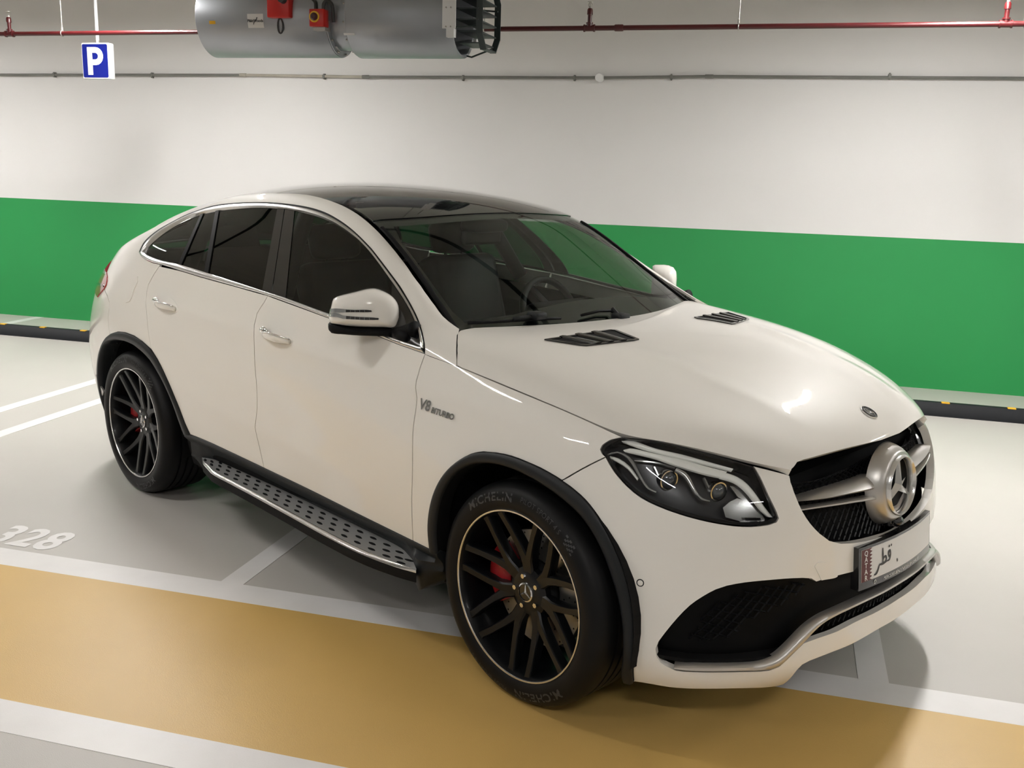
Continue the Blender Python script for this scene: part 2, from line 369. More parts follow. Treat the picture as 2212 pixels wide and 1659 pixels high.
Tp = Surf(build_T(), symv=True, res=(5, 5)); Tp.flip = -1.
HN = [
 [(-.52,.91,1.13),(-.55,.85,1.165),(-.56,.76,1.205),(-.54,.6,1.206),(-.5,.3,1.205),(-.48,0,1.204)],
 [(-.40,.897,1.112),(-.40,.85,1.155),(-.40,.76,1.19),(-.40,.6,1.203),(-.40,.3,1.206),(-.4,0,1.206)],
 [(-.2,.892,1.088),(-.2,.84,1.138),(-.2,.75,1.172),(-.2,.58,1.195),(-.2,.3,1.206),(-.2,0,1.207)],
 [(0,.886,1.063),(0,.83,1.113),(0,.73,1.15),(0,.56,1.178),(0,.29,1.195),(0,0,1.20)],
 [(.2,.866,1.03),(.2,.8,1.082),(.2,.69,1.118),(.2,.52,1.148),(.2,.27,1.168),(.2,0,1.175)],
 [(.32,.83,.99),(.34,.76,1.035),(.37,.64,1.07),(.38,.48,1.103),(.385,.25,1.127),(.385,0,1.135)],
 [(.45,.725,.955),(.49,.66,.993),(.53,.56,1.024),(.545,.42,1.057),(.55,.22,1.083),(.55,0,1.092)],
 [(.56,.61,.925),(.605,.55,.957),(.64,.47,.985),(.665,.36,1.012),(.68,.19,1.033),(.69,0,1.04)],
 [(.635,.52,.903),(.685,.47,.925),(.715,.40,.945),(.745,.3,.965),(.765,.16,.98),(.775,0,.988)],
 [(.69,.465,.885),(.72,.42,.892),(.745,.36,.905),(.775,.27,.92),(.80,.14,.935),(.81,0,.943)],
 [(.685,.47,.872),(.705,.42,.872),(.73,.36,.885),(.76,.27,.90),(.785,.14,.915),(.795,0,.92)]]
HN = np.array(HN, float)
for _u, _p in enumerate([None, (986,790), (1075,826.5), (1170,866), (1260,904.5), (1345,943)]+T('hl', (800,122), (1300,245), (1830,400))+T('c7', (222,572))+[None]):
    if _p is None: continue
    _q = S.at(S.hit(*_p))[0]*[1, -1, 1]; _d = _q-HN[_u, 0]
    for _k in range(6): HN[_u, _k] += _d*(1-_k/5)**2
    if _u == 9: HN[10] += _d*np.array([(1-_k/5)**2 for _k in range(6)])[:, None]
HN[7:11, :3] += [.012, .004, .006]; HN[10, :, 2] += .022; HN[10, :, 0] += .008; HN[9, :, 2] += .012; HN[8, :, 2] += .004
def H_disp(P):
    P = P.copy(); x, y, z = P[..., 0], P[..., 1], P[..., 2]
    d = abs(y)-np.interp(x, [0, .2, .3, .44, .65, .75], [.43, .40, .395, .38, .34, .315]); f = np.interp(x, [-.12, .12, .62, .74], [0, 1, 1, 0])
    P[..., 2] = z+crest(d, .09, .08, .03, .12)*f
    return P
H = Surf(HN*[1, -1, 1], symv=True, res=(5, 8), disp=H_disp); H.flip = 1.
# ---------------------------------------------------------------- the garage
CO = car2room((2.1721, -3.2031, 1.8182))
def rray(px, py): return car2room(ray(px, py))
def onY(px, py, Y): d = rray(px, py); return CO+d*(Y-CO[1])/d[1]
def onZ(px, py, Z): d = rray(px, py); return CO+d*(Z-CO[2])/d[2]
M_WALL = mat('wall_white_paint', (.72, .71, .70), .6, noise=.02, nscale=.8, bump=.05, bscale=40)
M_GREEN = mat('wall_green_paint', (.021, .285, .075), .45, noise=.04, nscale=.7, bump=.05, bscale=40)
M_FLOOR = mat('floor_grey_epoxy', (.49, .465, .435), .42, noise=.03, nscale=1.2, bump=.35, bscale=260)
M_YEL = mat('floor_yellow_epoxy', (.60, .385, .12), .42, noise=.04, nscale=2, bump=.25, bscale=260)
M_LINE = mat('floor_line_paint', (.74, .72, .71), .4, noise=.03, nscale=6, bump=.1, bscale=200)
M_CEIL = mat('ceiling_concrete', (.50, .48, .45), .8, noise=.06, nscale=1.5)
M_BLK = mat('black_rubber', (.007, .008, .010), .6, spec=.25, noise=.1, nscale=20)
M_YMARK = mat('yellow_reflector', srgb(235, 180, 50), .4)
M_RED = mat('red_pipe_paint', (.055, .004, .005), .35, noise=.08, nscale=10)
M_ZINC = mat('zinc_steel', (.42, .40, .37), .45, .8, noise=.05)
M_PVC = mat('grey_pvc_conduit', (.17, .17, .155), .5, noise=.08, nscale=5)
M_PVC2 = mat('dusty_pvc_conduit', (.42, .39, .33), .6, noise=.1, nscale=6)
M_FAN = mat('fan_galvanised', (.38, .40, .43), .42, .5, noise=.04, nscale=3)
M_FAN2 = mat('fan_dark_louver', (.025, .035, .035), .5)
M_WHT = mat('white_enamel', (.80, .80, .80), .35)
M_BLUE = mat('sign_blue_acrylic', (.006, .012, .17), .25)
M_REDBOX = mat('red_enclosure_plastic', (.55, .02, .015), .35)
M_YEL2 = mat('yellow_plastic', (.85, .48, .02), .4)
M_INK = mat('dark_print', (.03, .03, .03), .5)
M_STICK = mat('grey_label', (.72, .72, .70), .5)
M_LAMPS = {p: mat('lamp_diffuser', (.9, .9, .9), .4, emit=LAMP_COL, estr=p) for p in sorted({l[3] for l in LAMPS})}
RX0, RX1, RY0, RY1, RH = -16., 13., -10., 5.262, 3.5
def build_room():
    f = tag(box('floor', (RX0, RY0, -.2), (RX1, RY1, 0), M_FLOOR), 'grey epoxy garage floor with painted bay markings', kind='structure')
    zg = 1.29; m = .25
    V = [(RX0, RY1, 0), (RX1, RY1, 0), (RX1, RY1, zg), (RX0, RY1, zg), (RX1, RY1, RH), (RX0, RY1, RH), (RX0, RY1+m, 0), (RX1, RY1+m, 0), (RX1, RY1+m, RH), (RX0, RY1+m, RH)]
    F = [(0, 1, 2, 3), (3, 2, 4, 5), (7, 6, 9, 8), (5, 4, 8, 9), (1, 7, 8, 4, 2), (6, 0, 3, 5, 9), (6, 7, 1, 0)]
    w = mkobj('wall_back', V, F, M_WALL, mats=[M_GREEN], fmat=[1, 0, 0, 0, 0, 0, 0]); tag(w, 'white garage wall with a broad green band along its foot', kind='structure')
    for n, lo, hi in (('wall_left', (RX0-.25, RY0, 0), (RX0, RY1, RH)), ('wall_right', (RX1, RY0, 0), (RX1+.25, RY1, RH)), ('wall_front', (RX0, RY0-.25, 0), (RX1, RY0, RH))):
        tag(box(n, lo, hi, M_WALL), kind='structure')
    tag(box('ceiling', (RX0, RY0, RH), (RX1, RY1, RH+.2), M_CEIL), kind='structure')
    def strip(name, x0, x1, y0, y1, m, z): box(name, (x0, y0, 0), (x1, y1, z), m, f)
    strip('lane_band', RX0, RX1, -1.375, -.452, M_YEL, .0012)
    for y0, y1 in ((-.452, -.294), (-1.535, -1.375)): strip('lane_line', RX0, RX1, y0, y1, M_LINE, .0016)
    for x in (-1.95, .691, 3.33, 5.97, -5.037, -4.578, -7.66, -10.3):
        strip('bay_line', x, x+.108, -.294, 5.26 if x in (-7.66, -5.037, -4.578) else 4.19, M_LINE, .0016)
    # bay number painted on the floor: baseline along the lane line
    V, F = text_geo('328', .30, .0, .008, spacing=1.06)
    a = onZ(150, 1165, 0); p = onZ(62, 1180, 0)
    V = V*[.82, 1.0, 1]; xr = V[:, 0].max(); Vw = np.c_[V[:, 0]-xr+a[0]+.01, V[:, 1]+p[1]-.01, np.full(len(V), .0016)]
    mkobj('bay_number', Vw, F, M_LINE, f)
build_room()
def build_stop():
    y = 4.197; h = .098; L0, L1 = -12.2, 9.2
    poly = [(y, 0), (y+.012, h*.55), (y+.055, h), (y+.10, h), (y+.15, h*.5), (y+.16, 0)]
    o = prism('wheel_stop', [(a, b) for a, b in poly], L0, L1, M_BLK, axis='X'); tag(o, 'long low black rubber wheel stop in front of the green wall', 'wheel stop')
    for s0, k in ((onY(8.7, 700, 4.27)[0], range(-8, 3)), (onY(2042, 871, 4.27)[0], range(-2, 12))):
        for i in k: box('reflector', (s0+i*.47-.03, y+.047, h-.004), (s0+i*.47+.03, y+.085, h+.006), M_YMARK, o, .003)
    for x in np.arange(L0+1.8, L1, 1.8): pass
build_stop()
def build_pipe():
    Y = 3.0; a, b = onY(0, 73.5, Y), onY(2212, 51.5, Y); sl = (b[2]-a[2])/(b[0]-a[0]); zz = lambda x: a[2]+(x-a[0])*sl
    r = .0165; x0, x1 = RX0+.01, RX1-.01
    root = tube('sprinkler_pipe', [(x0, Y, zz(x0)), (x1, Y, zz(x1))], r, M_RED, seg=16); tag(root, 'thin red sprinkler pipe running behind the silver fan', 'pipe')
    def tee(px):
        x = onY(px, 62, Y)[0]; z = zz(x)
        bm = bmesh.new(); bm_tube(bm, [(x-.035, Y, z), (x+.035, Y, z)], .0205, 14)
        for s in (-1, 1): bm_tube(bm, [(x+s*.028, Y, z), (x+s*.038, Y, z)], .0245, 14)
        bm_tube(bm, [(x, Y, z), (x, Y, z+.03)], .0195, 14); bm_tube(bm, [(x, Y, z+.026), (x, Y, z+.036)], .0235, 14)
        t = from_bm('tee_fitting', bm, M_RED, root, angle=40)
        bm = bmesh.new(); bm_tube(bm, [(x, Y, z+.03), (x, Y, z+.09)], .0145, 12); bm_tube(bm, [(x, Y, z+.085), (x, Y, z+.115), (x, Y, z+.125)], [.02, .019, .014], 12)
        from_bm('riser', bm, M_RED, t, angle=40)
        bm = bmesh.new(); bm_tube(bm, [(x, Y, z+.122), (x, Y, z+.138)], .009, 8)
        for s in (-1, 1): bm_tube(bm, [(x+s*.008, Y, z+.136), (x+s*.013, Y, z+.148), (x+s*.003, Y, z+.166)], .0025, 6)
        bm_tube(bm, [(x, Y, z+.137), (x, Y, z+.16)], .003, 6); bm_tube(bm, [(x, Y, z+.166), (x, Y, z+.168)], .019, 12)
        from_bm('sprinkler_head', bm, M_ZINC, t)
    for px in (20, 1273, 2171): tee(px)
    x = onY(1337, 60, Y)[0]; tube('coupling', [(x-.03, Y, zz(x)), (x-.024, Y, zz(x)), (x+.024, Y, zz(x)), (x+.03, Y, zz(x))], [.019, .0225, .0225, .019], M_RED, root, 14)
    for px in (134, 1046, 1595, 2212):
        x = onY(px, 62, Y)[0]; z = zz(x); bm = bmesh.new()
        bm_tube(bm, [(x, Y+.02*math.cos(t), z+.02*math.sin(t)) for t in np.linspace(0, 2*math.pi, 20)[:-1]], .0035, 6, closed=True)
        bm_tube(bm, [(x, Y, z+.02), (x, Y, z+.045)], .008, 8); h = from_bm('pipe_hanger', bm, M_ZINC, root, angle=40)
        tube('hanger_rod', [(x, Y, z+.04), (x, Y, RH)], .004, M_ZINC, h, 6)
build_pipe()
def build_conduit():
    Y = RY1-.03; P = lambda px, py: onY(px, py, Y)
    segs = [((-1500, 160), (525, 162), M_PVC), ((525, 162), (790, 166), M_PVC2), ((790, 166), (1290, 168), M_PVC), ((1302, 168), (1532, 165), M_PVC), ((1532, 165), (5600, 190), M_PVC)]
    root = None
    for a, b, m in segs:
        A, B = P(*a), P(*b); o = tube('conduit', [A, B], .0125, m, root, 12)
        if root is None: root = o; tag(o, 'thin grey conduit fixed along the upper white wall', 'conduit')
    for px, py in ((117, 161), (328, 162), (1000, 168), (1241, 168), (1922, 164), (1450, 166), (700, 165)):
        p = P(px, py); bm = bmesh.new(); bm_box(bm, (p[0]-.012, Y-.016, p[2]-.015), (p[0]+.012, RY1-.001, p[2]+.015), bev=.003); bm_box(bm, (p[0]-.006, Y-.008, p[2]-.028), (p[0]+.006, RY1-.001, p[2]+.024))
        from_bm('clip', bm, M_PVC, root)
    for px, py, m in ((525, 162, M_PVC2), (790, 166, M_PVC), (1532, 165, M_PVC)):
        p = P(px, py); tube('coupler', [(p[0]-.035, Y, p[2]), (p[0]+.035, Y, p[2])], .0165, m, root, 12)
    p = P(1296, 168); lathe('junction_box', [(0, -.045), (.032, -.045), (.037, -.04), (.037, .014), (0, .014)], M_WHT, root, 24, 'Y', Matrix.Translation((p[0], Y, p[2])))
build_conduit()
def build_sign():
    Y = 3.6; a, b = onY(174, 92, Y), onY(238, 171, Y); x0, x1, z1, z0 = a[0], b[0], a[2], b[2]; cx = (x0+x1)/2
    root = box('parking_sign', (x0, Y, z0), (x1, Y+.075, z1), M_WHT, None, .012); tag(root, 'blue square parking sign with white letter P on a thin post', 'sign')
    r = .013; g = .012; pts = []
    for (ux, uz), a0 in (((x1-g-r, z1-g-r), 0), ((x0+g+r, z1-g-r), 90), ((x0+g+r, z0+g+r), 180), ((x1-g-r, z0+g+r), 270)):
        for k in range(6): t = math.radians(a0+18*k); pts.append((ux+r*math.cos(t), uz+r*math.sin(t)))
    prism('face', pts, Y-.002, Y+.002, M_BLUE, root, 'Y')
    # the letter
    w = x1-x0; h = z1-z0; lx = x0+.225*w; tx = x0+.80*w; top = z0+.875*h; bot = z0+.115*h; st = .18*w; bb = z0+.385*h
    def arc(cx_, cz_, rr, n=10): return [(cx_+rr*math.cos(t), cz_+rr*math.sin(t)) for t in np.linspace(math.pi/2, -math.pi/2, n)]
    ro = (top-bb)/2; ri = ro-.155*h; cz = (top+bb)/2; cxx = tx-ro
    out = [(lx, bot), (lx, top), (cxx, top)]+arc(cxx, cz, ro)[1:]+[(lx+st, bb), (lx+st, bot)]
    inn = [(lx+st, cz+ri), (cxx-.005, cz+ri)]+arc(cxx-.005, cz, ri)[1:]+[(lx+st, cz-ri)]
    pts = [Vector(p) for p in out+inn]; no, ni = len(out), len(inn)
    ed = [(i, (i+1) % no) for i in range(no)]+[(no+i, no+(i+1) % ni) for i in range(ni)]
    vv, _, ff, *_ = delaunay_2d_cdt(pts, ed, [], 0, 1e-6)
    C = np.array([np.mean([vv[i][:] for i in f], 0) for f in ff]); ok = inpoly(C, out) & ~inpoly(C, inn)
    mkobj('letter', [(v[0], Y-.0032, v[1]) for v in vv], [f for f, k in zip(ff, ok) if k], M_WHT, root)
    xp = cx+.005; tube('post', [(xp, Y+.037, z1-.01), (xp, Y+.037, RH)], .0135, M_WHT, root, 14)
    tube('post_nut', [(xp, Y+.037, z1), (xp, Y+.037, z1+.022)], .017, M_ZINC, root, 6)
build_sign()
def build_fan():
    Y, Z = 2.4, 2.695; P = lambda px, py=60: onY(px, py, Y)
    R = .238; xa = P(470)[0]-.02; xb = onY(707, 60, Y-.2)[0]; xc = onY(750, 60, Y-.2)[0]; xd = onY(985, 60, Y-.15)[0]
    root = empty('jet_fan', ((xa+xd)/2, Y, Z)); tag(root, 'large silver ceiling jet fan with red switch boxes', 'fan'); ox = (xa+xd)/2
    L = lambda x: x-ox
    def drum(name, x0, x1, r): return lathe(name, [(r-.02, x0+.004), (r-.004, x0), (r, x0+.006), (r, x1-.006), (r-.004, x1), (r-.02, x1-.004), (r-.03, x1-.03), (r-.03, x0+.03)], M_FAN, root, 96, 'X', angle=40, close=True)
    d1 = drum('silencer', L(xa), L(xb), R); d2 = drum('silencer', L(xc), L(xd), R+.003)
    lathe('motor_casing', [(R-.07, L(xb)-.02), (R-.045, L(xb)-.02), (R-.045, L(xc)+.02), (R-.07, L(xc)+.02)], M_FAN, root, 64, 'X', close=True)
    for x, s in ((xb, 1), (xc, -1)):
        fl = lathe('flange', [(R-.05, L(x)+s*.002), (R-.006, L(x)+s*.002), (R-.006, L(x)+s*.008), (R-.05, L(x)+s*.008)], M_FAN, root, 64, 'X', close=True)
        for k in range(12):
            t = 2*math.pi*k/12+.2; tube('bolt', [(L(x)+s*.01, (R-.02)*math.cos(t), (R-.02)*math.sin(t)), (L(x)+s*.024, (R-.02)*math.cos(t), (R-.02)*math.sin(t))], .007, M_ZINC, fl, 6)
    lathe('inlet_core', [(.001, L(xa)+.02), (.12, L(xa)+.12), (.12, L(xb)), (.001, L(xb))], M_FAN2, root, 32, 'X')
    # outlet deflector with vanes
    bm = bmesh.new()
    for t0 in (20, 110, 200, 290):
        t = math.radians(t0)
        bm_tube(bm, [(L(xd)-.01, (R-.01)*math.cos(t), (R-.01)*math.sin(t)), (L(xd)+.03, R*math.cos(t), R*math.sin(t)), (L(xd)+.17, (R-.05)*math.cos(t), (R-.05)*math.sin(t))], .006, 6)
    h = R-.05
    for zz in np.linspace(-h*.85, h*.85, 6):
        w = math.sqrt(max(.01, (R-.03)**2-zz**2)); bm_box(bm, (L(xd)+.02, -w, zz-.004), (L(xd)+.16, w, zz+.004), Matrix.Rotation(math.radians(-14), 4, (0, 1, 0)) if False else None)
    from_bm('deflector_vanes', bm, M_FAN2, root)
    bm = bmesh.new(); g = R-.045; loop = [(L(xd)+.165, a*g, b*g) for a, b in ((-.55, -1), (.55, -1), (1, -.55), (1, .55), (.55, 1), (-.55, 1), (-1, .55), (-1, -.55))]
    for i in range(8):
        a, b = Vector(loop[i]), Vector(loop[(i+1) % 8]); c = (a+b)/2; d = b-a; ang = math.atan2(d.z, d.y); bm_box(bm, (-.02, -d.length/2-.004, -.004), (.02, d.length/2+.004, .004), Matrix.Translation(c) @ Matrix.Rotation(ang, 4, 'X'))
    from_bm('outlet_frame', bm, M_FAN2, root)
    for s in (-1, 1):
        bm = bmesh.new(); bm_box(bm, (L(xd)-.055, s*(R+.008)-.004, -.09), (L(xd)+.03, s*(R+.008)+.004, .19)); bm_box(bm, (L(xd)-.03, s*(R-.01)-.02, -.14), (L(xd)+.02, s*(R-.01)+.02, -.09))
        br = from_bm('side_bracket', bm, M_WHT, root)
        for zz in (-.08, .03, .14):
            for dx in (.0, .03): tube('screw', [(L(xd)+dx-.03, s*(R+.008)+s*.003, zz), (L(xd)+dx-.03, s*(R+.008)+s*.009, zz)], .005, M_ZINC, br, 8)
    def cyl(px, py, r):   # room-frame hit on the drum
        d = rray(px, py); o = CO-np.array([0, Y, Z]); a = d[1]**2+d[2]**2; b = o[1]*d[1]+o[2]*d[2]; c = o[1]**2+o[2]**2-r*r
        t = (-b-math.sqrt(max(0, b*b-a*c)))/a; q = CO+d*t; return q
    def sticker(name, px0, py0, px1, py1, m, r, text=None):
        a, b = cyl(px0, py0, r), cyl(px1, py1, r); t0, t1 = math.atan2(a[2]-Z, a[1]-Y), math.atan2(b[2]-Z, b[1]-Y)
        if t0 < 0: t0 += 2*math.pi
        if t1 < 0: t1 += 2*math.pi
        n = 8; V = []; F = []
        for i in range(n+1):
            t = t0+(t1-t0)*i/n
            for x in (a[0], b[0]): V.append((x-ox, (r+.0015)*math.cos(t), (r+.0015)*math.sin(t)))
        for i in range(n): F.append((2*i, 2*i+2, 2*i+3, 2*i+1))
        o = mkobj(name, V, F, m, root)
        if text:
            W = b[0]-a[0]; Hh = abs(t1-t0)*r; TV, TF = text_geo(text, W*.2, 0, .0008); tm = (t0+t1)/2
            VV = []
            for x, y, _ in TV: t = tm-(y-W*.06)/r; VV.append(((a[0]+b[0])/2+x-ox, (r+.003)*math.cos(t), (r+.003)*math.sin(t)))
            mkobj('label_print', VV, TF, M_INK, o)
            bm = bmesh.new(); pts = []
            for k in range(9):
                u = k/8-.5; x = u*W*.30+.02*W*math.sin(u*9); y = u*Hh*.5; t = tm-y/r; pts.append(((a[0]+b[0])/2+x-ox, (r+.004)*math.cos(t), (r+.004)*math.sin(t)))
            bm_tube(bm, pts, .0025, 6); from_bm('label_slash', bm, M_INK, o)
    sticker('warning_sticker', 452, 45, 466, 52, M_YEL2, R)
    sticker('maker_label', 534, 30, 571, 60, M_STICK, R, 'FläktWoods')
    sticker('small_label', 742, 71, 767, 76, M_WHT, R+.003); sticker('rating_plate', 699, 100, 737, 111, M_STICK, R-.03)
    # red switch boxes
    q = cyl(608, 20, R); bx = empty_part(root, 'control_box', (q[0]-ox, q[1]-Y, q[2]-Z+.03), (.155, .10, .17), M_REDBOX, .008)
    box('back_plate', (-.10, .052, -.10), (.06, .06, .30), M_ZINC, bx); lathe('dial', [(0, -.085), (.022, -.085), (.026, -.05), (0, -.05)], M_INK, bx, 20, 'Y', Matrix.Translation((.04, 0, .02)))
    pts = [(-.01+.018*math.sin(t), -.0, -.13-.045*math.cos(t)+.0) for t in np.linspace(0, 2*math.pi, 16)[:-1]]; tube('cable_loop', pts, .006, M_INK, bx, 6, closed=True)
    q = cyl(696, 42, R-.035); b2 = empty_part(root, 'isolator_switch', (q[0]-ox, q[1]-Y-.045, q[2]-Z), (.10, .075, .105), M_REDBOX, .006)
    lathe('yellow_ring', [(.024, -.044), (.034, -.044), (.034, -.036), (.024, -.036)], M_YEL2, b2, 28, 'Y', Matrix.Translation((-.012, 0, .005)), close=True)
    lathe('red_knob', [(0, -.058), (.014, -.058), (.024, -.05), (.024, -.036), (0, -.036)], M_RED, b2, 24, 'Y', Matrix.Translation((-.012, 0, .005)))
    bm = bmesh.new(); bm_box(bm, (-.03, -.02, -.075), (.05, .06, -.055)); from_bm('switch_bracket', bm, M_ZINC, b2)
    tube('cable', crom([(-.02, 0, .05), (-.03, .01, .10), (-.09, .05, .14)], n=6), .011, M_INK, b2, 8)
    tube('cable', crom([(.03, 0, .05), (.035, 0, .09), (.06, 0, .105), (.085, .01, .08), (.085, .03, -.02)], n=6), .011, M_INK, b2, 8)
    for x in (xa+.15, xd-.15):
        for s in (-1, 1): tube('hanger_rod', [(L(x), s*.2, .12), (L(x), s*.2, RH-Z)], .005, M_ZINC, root, 6)
def empty_part(root, name, loc, size, m, bev):
    s = Vector(size)/2; o = box(name, -s, s, m, root, bev); o.location = loc; return o
build_fan()
def build_lamps():
    for i, (x, y, turn, pw) in enumerate(LAMPS):
        bm = bmesh.new(); bm_box(bm, (-.62, -.052, .012), (.62, .052, .06), bev=.006)
        for a, b in (((-.62, -.052, -.014), (.62, -.044, .02)), ((-.62, .044, -.014), (.62, .052, .02)), ((-.62, -.052, -.014), (-.604, .052, .02)), ((.604, -.052, -.014), (.62, .052, .02))): bm_box(bm, a, b)
        o = from_bm('ceiling_lamp', bm, M_WHT, None, angle=40); o.location = (x, y, LAMP_Z); o.rotation_euler = (0, 0, math.pi/2 if turn else 0)
        tag(o, 'white linear ceiling lamp hanging over the parking bays' if y > 0 else 'white linear ceiling lamp hanging over the driving lane', 'lamp', 'lamps over the bays' if y > 0 else 'lamps over the lane')
        bm = bmesh.new(); bm_box(bm, (-.604, -.044, -.010), (.604, .044, .012)); from_bm('diffuser', bm, M_LAMPS[pw], o, angle=40)
        for s in (-.45, .45): tube('suspension_rod', [(s, 0, .05), (s, 0, RH-LAMP_Z)], .004, M_ZINC, o, 6)
build_lamps()
def build_tray():
    o = tube('cable_duct', [(-9, 1.5, 3.3), (9, 1.5, 3.3)], .03, M_BLK, None, 10); tag(o, 'long black cable duct under the ceiling above the parked car', 'duct')
    for x in range(-8, 9, 4): tube('duct_rod', [(x+.9, 1.5, 3.3), (x+.9, 1.5, RH-.002)], .005, M_ZINC, o, 6)
build_tray()
# ---------------------------------------------------------------- panel builders on the car's surfaces
def px(sf, *segs, step=14):
    """closed outline in (u,v): each seg is a smooth run of photo pixels, or ('uv', [(u,v),...])"""
    out = []
    for s in segs:
        if isinstance(s, tuple) and s[0] == 'uv': q = np.array(s[1], float)
        else: q = sf.hits(crom(s, step=step) if len(s) > 2 else resample(s, max(2, int(np.linalg.norm(np.subtract(s[1], s[0]))/step)+1)))
        for p in q:
            if not out or np.linalg.norm(out[-1]-p) > 1e-4: out.append(p)
    if np.linalg.norm(out[0]-out[-1]) < 1e-4: out.pop()
    return np.array(out)
def metric(sf, uv):
    c = np.clip(uv.mean(0), .2, [sf.nu-1.2, sf.nv-1.2]); e = .1
    return np.array([np.linalg.norm(sf.at(c+[e, 0])-sf.at(c-[e, 0]))/(2*e), np.linalg.norm(sf.at(c+[0, e])-sf.at(c-[0, e]))/(2*e)])
def inset(P, d):
    A = .5*np.sum(P[:, 0]*np.roll(P[:, 1], -1)-np.roll(P[:, 0], -1)*P[:, 1]); sg = 1 if A > 0 else -1
    e = np.roll(P, -1, 0)-P; L = np.linalg.norm(e, axis=1)[:, None]+1e-12; n = np.stack([-e[:, 1], e[:, 0]], 1)/L*sg
    m = n+np.roll(n, 1, 0); l = np.linalg.norm(m, axis=1)[:, None]; m = m/np.maximum(l, .5)
    return P+m*d
def triangulate(poly, holes, step):
    loops = [poly]+list(holes); pts = []; ed = []
    for L in loops:
        D = []
        for i in range(len(L)):
            a, b = L[i], L[(i+1) % len(L)]; k = max(1, int(np.linalg.norm(b-a)/(step*.8)))
            for j in range(k): D.append(a+(b-a)*j/k)
        s = len(pts); pts += D; ed += [(s+i, s+(i+1) % len(D)) for i in range(len(D))]
    B = np.array(pts); lo, hi = B.min(0), B.max(0)
    gx, gy = np.meshgrid(np.arange(lo[0]+step*.5, hi[0], step), np.arange(lo[1]+step*.5, hi[1], step)); g = np.stack([gx.ravel(), gy.ravel()], 1)
    if len(g):
        ok = inpoly(g, poly)
        for h in holes: ok &= ~inpoly(g, h)
        g = g[ok]
        if len(g):
            d = np.array([np.min(((B-p)**2).sum(1)) for p in g]); g = g[d > (step*.45)**2]
    allp = [Vector(map(float, p)) for p in list(B)+list(g)]
    vv, _, ff, *_ = delaunay_2d_cdt(allp, ed, [], 0, 1e-7)
    vv = np.array([v[:] for v in vv]); C = np.array([vv[list(f)].mean(0) for f in ff]); ok = inpoly(C, poly)
    for h in holes: ok &= ~inpoly(C, h)
    F = [f for f, k in zip(ff, ok) if k and len(f) == 3]
    return vv, F
def panel(name, sf, uv, m, parent, holes=(), off=0., thick=.012, step=.035, gap=.0, side='both', bulge=None, names=None):
    """skin panel cut out of a surface; side: 'R', 'L', 'both' (two objects) or 'join' (mirrored halves in one mesh)"""
    sc = metric(sf, uv); P = uv*sc; Hs = [h*sc for h in holes]
    if gap:
        mu = uv[:, 0] < 1e-6 if sf.symu else np.zeros(len(uv), bool); me_ = uv[:, 0] > sf.nu-1-1e-6; mv = uv[:, 1] > sf.nv-1-1e-6 if sf.symv else np.zeros(len(uv), bool)
        P = inset(P, gap); Hs = [inset(h, -gap) for h in Hs]; P[mu, 0] = 0; P[me_, 0] = (sf.nu-1)*sc[0]; P[mv, 1] = (sf.nv-1)*sc[1]
    q, F = triangulate(P, Hs, step); Q = np.clip(q/sc, 0, [sf.nu-1, sf.nv-1]); N = sf.normal(Q); o = off if np.isscalar(off) else off(Q)[:, None]
    V = sf.at(Q)+N*o
    if bulge is not None: V = bulge(V, N)
    F = np.array(F); fn = np.cross(V[F[:, 1]]-V[F[:, 0]], V[F[:, 2]]-V[F[:, 0]]); s = np.einsum('ij,ij->i', fn, N[F].mean(1))
    F = np.where((s < 0)[:, None], F[:, ::-1], F)
    # rim
    cnt = {}
    for f in F:
        for i in range(3): cnt[(f[i], f[(i+1) % 3])] = 1
    bd = [(a, b) for a, b in cnt if (b, a) not in cnt]
    verts = list(V); faces = [tuple(f) for f in F]; norms = [N[i] for f in F for i in f]
    if thick:
        for a, b in bd:
            if abs(V[a][1]) < 2e-4 and abs(V[b][1]) < 2e-4: continue
            if sf.symv and abs(V[a][1]) < 1e-4 and abs(V[b][1]) < 1e-4: continue
            A, B = V[a], V[b]; A2, B2 = A-N[a]*thick, B-N[b]*thick; n = np.cross(A-B, A2-B); n = n/(np.linalg.norm(n)+1e-12); k = len(verts)
            verts += [B, A, A2, B2]; faces.append((k, k+1, k+2, k+3)); norms += [n]*4
    def flipd():
        v = [np.array(x)*[1, -1, 1] for x in verts]; f = [t[::-1] for t in faces]; nn = []; k = 0
        for t in faces: nn += [np.array(x)*[1, -1, 1] for x in norms[k:k+len(t)][::-1]]; k += len(t)
        return v, f, nn
    if side == 'join':
        v, f, nn = flipd(); k = len(verts)
        return mkobj(name, verts+v, faces+[tuple(i+k for i in t) for t in f], m, parent, normals=norms+nn)
    r = []
    if side in ('both', 'R'): r.append(mkobj(name, verts, faces, m, parent if not isinstance(parent, (list, tuple)) else parent[0], normals=norms))
    if side in ('both', 'L'):
        v, f, nn = flipd(); r.append(mkobj(name, v, f, m, parent if not isinstance(parent, (list, tuple)) else parent[1], normals=nn))
    return r
def mirror_mesh(o, parent=None):
    """left-hand copy of a right-hand part"""
    me = o.data.copy(); me.transform(Matrix.Diagonal((1, -1, 1, 1))); me.flip_normals()
    c = bpy.data.objects.new(o.name.split('.')[0], me); COL.objects.link(c); c.parent = parent if parent is not None else o.parent; return c
RND = [(0, -.004), (.06, .004), (.3, .0075), (.7, .0075), (.94, .004), (1, -.004)]
FLATP = [(0, -.004), (.02, .003), (.98, .003), (1, -.004)]
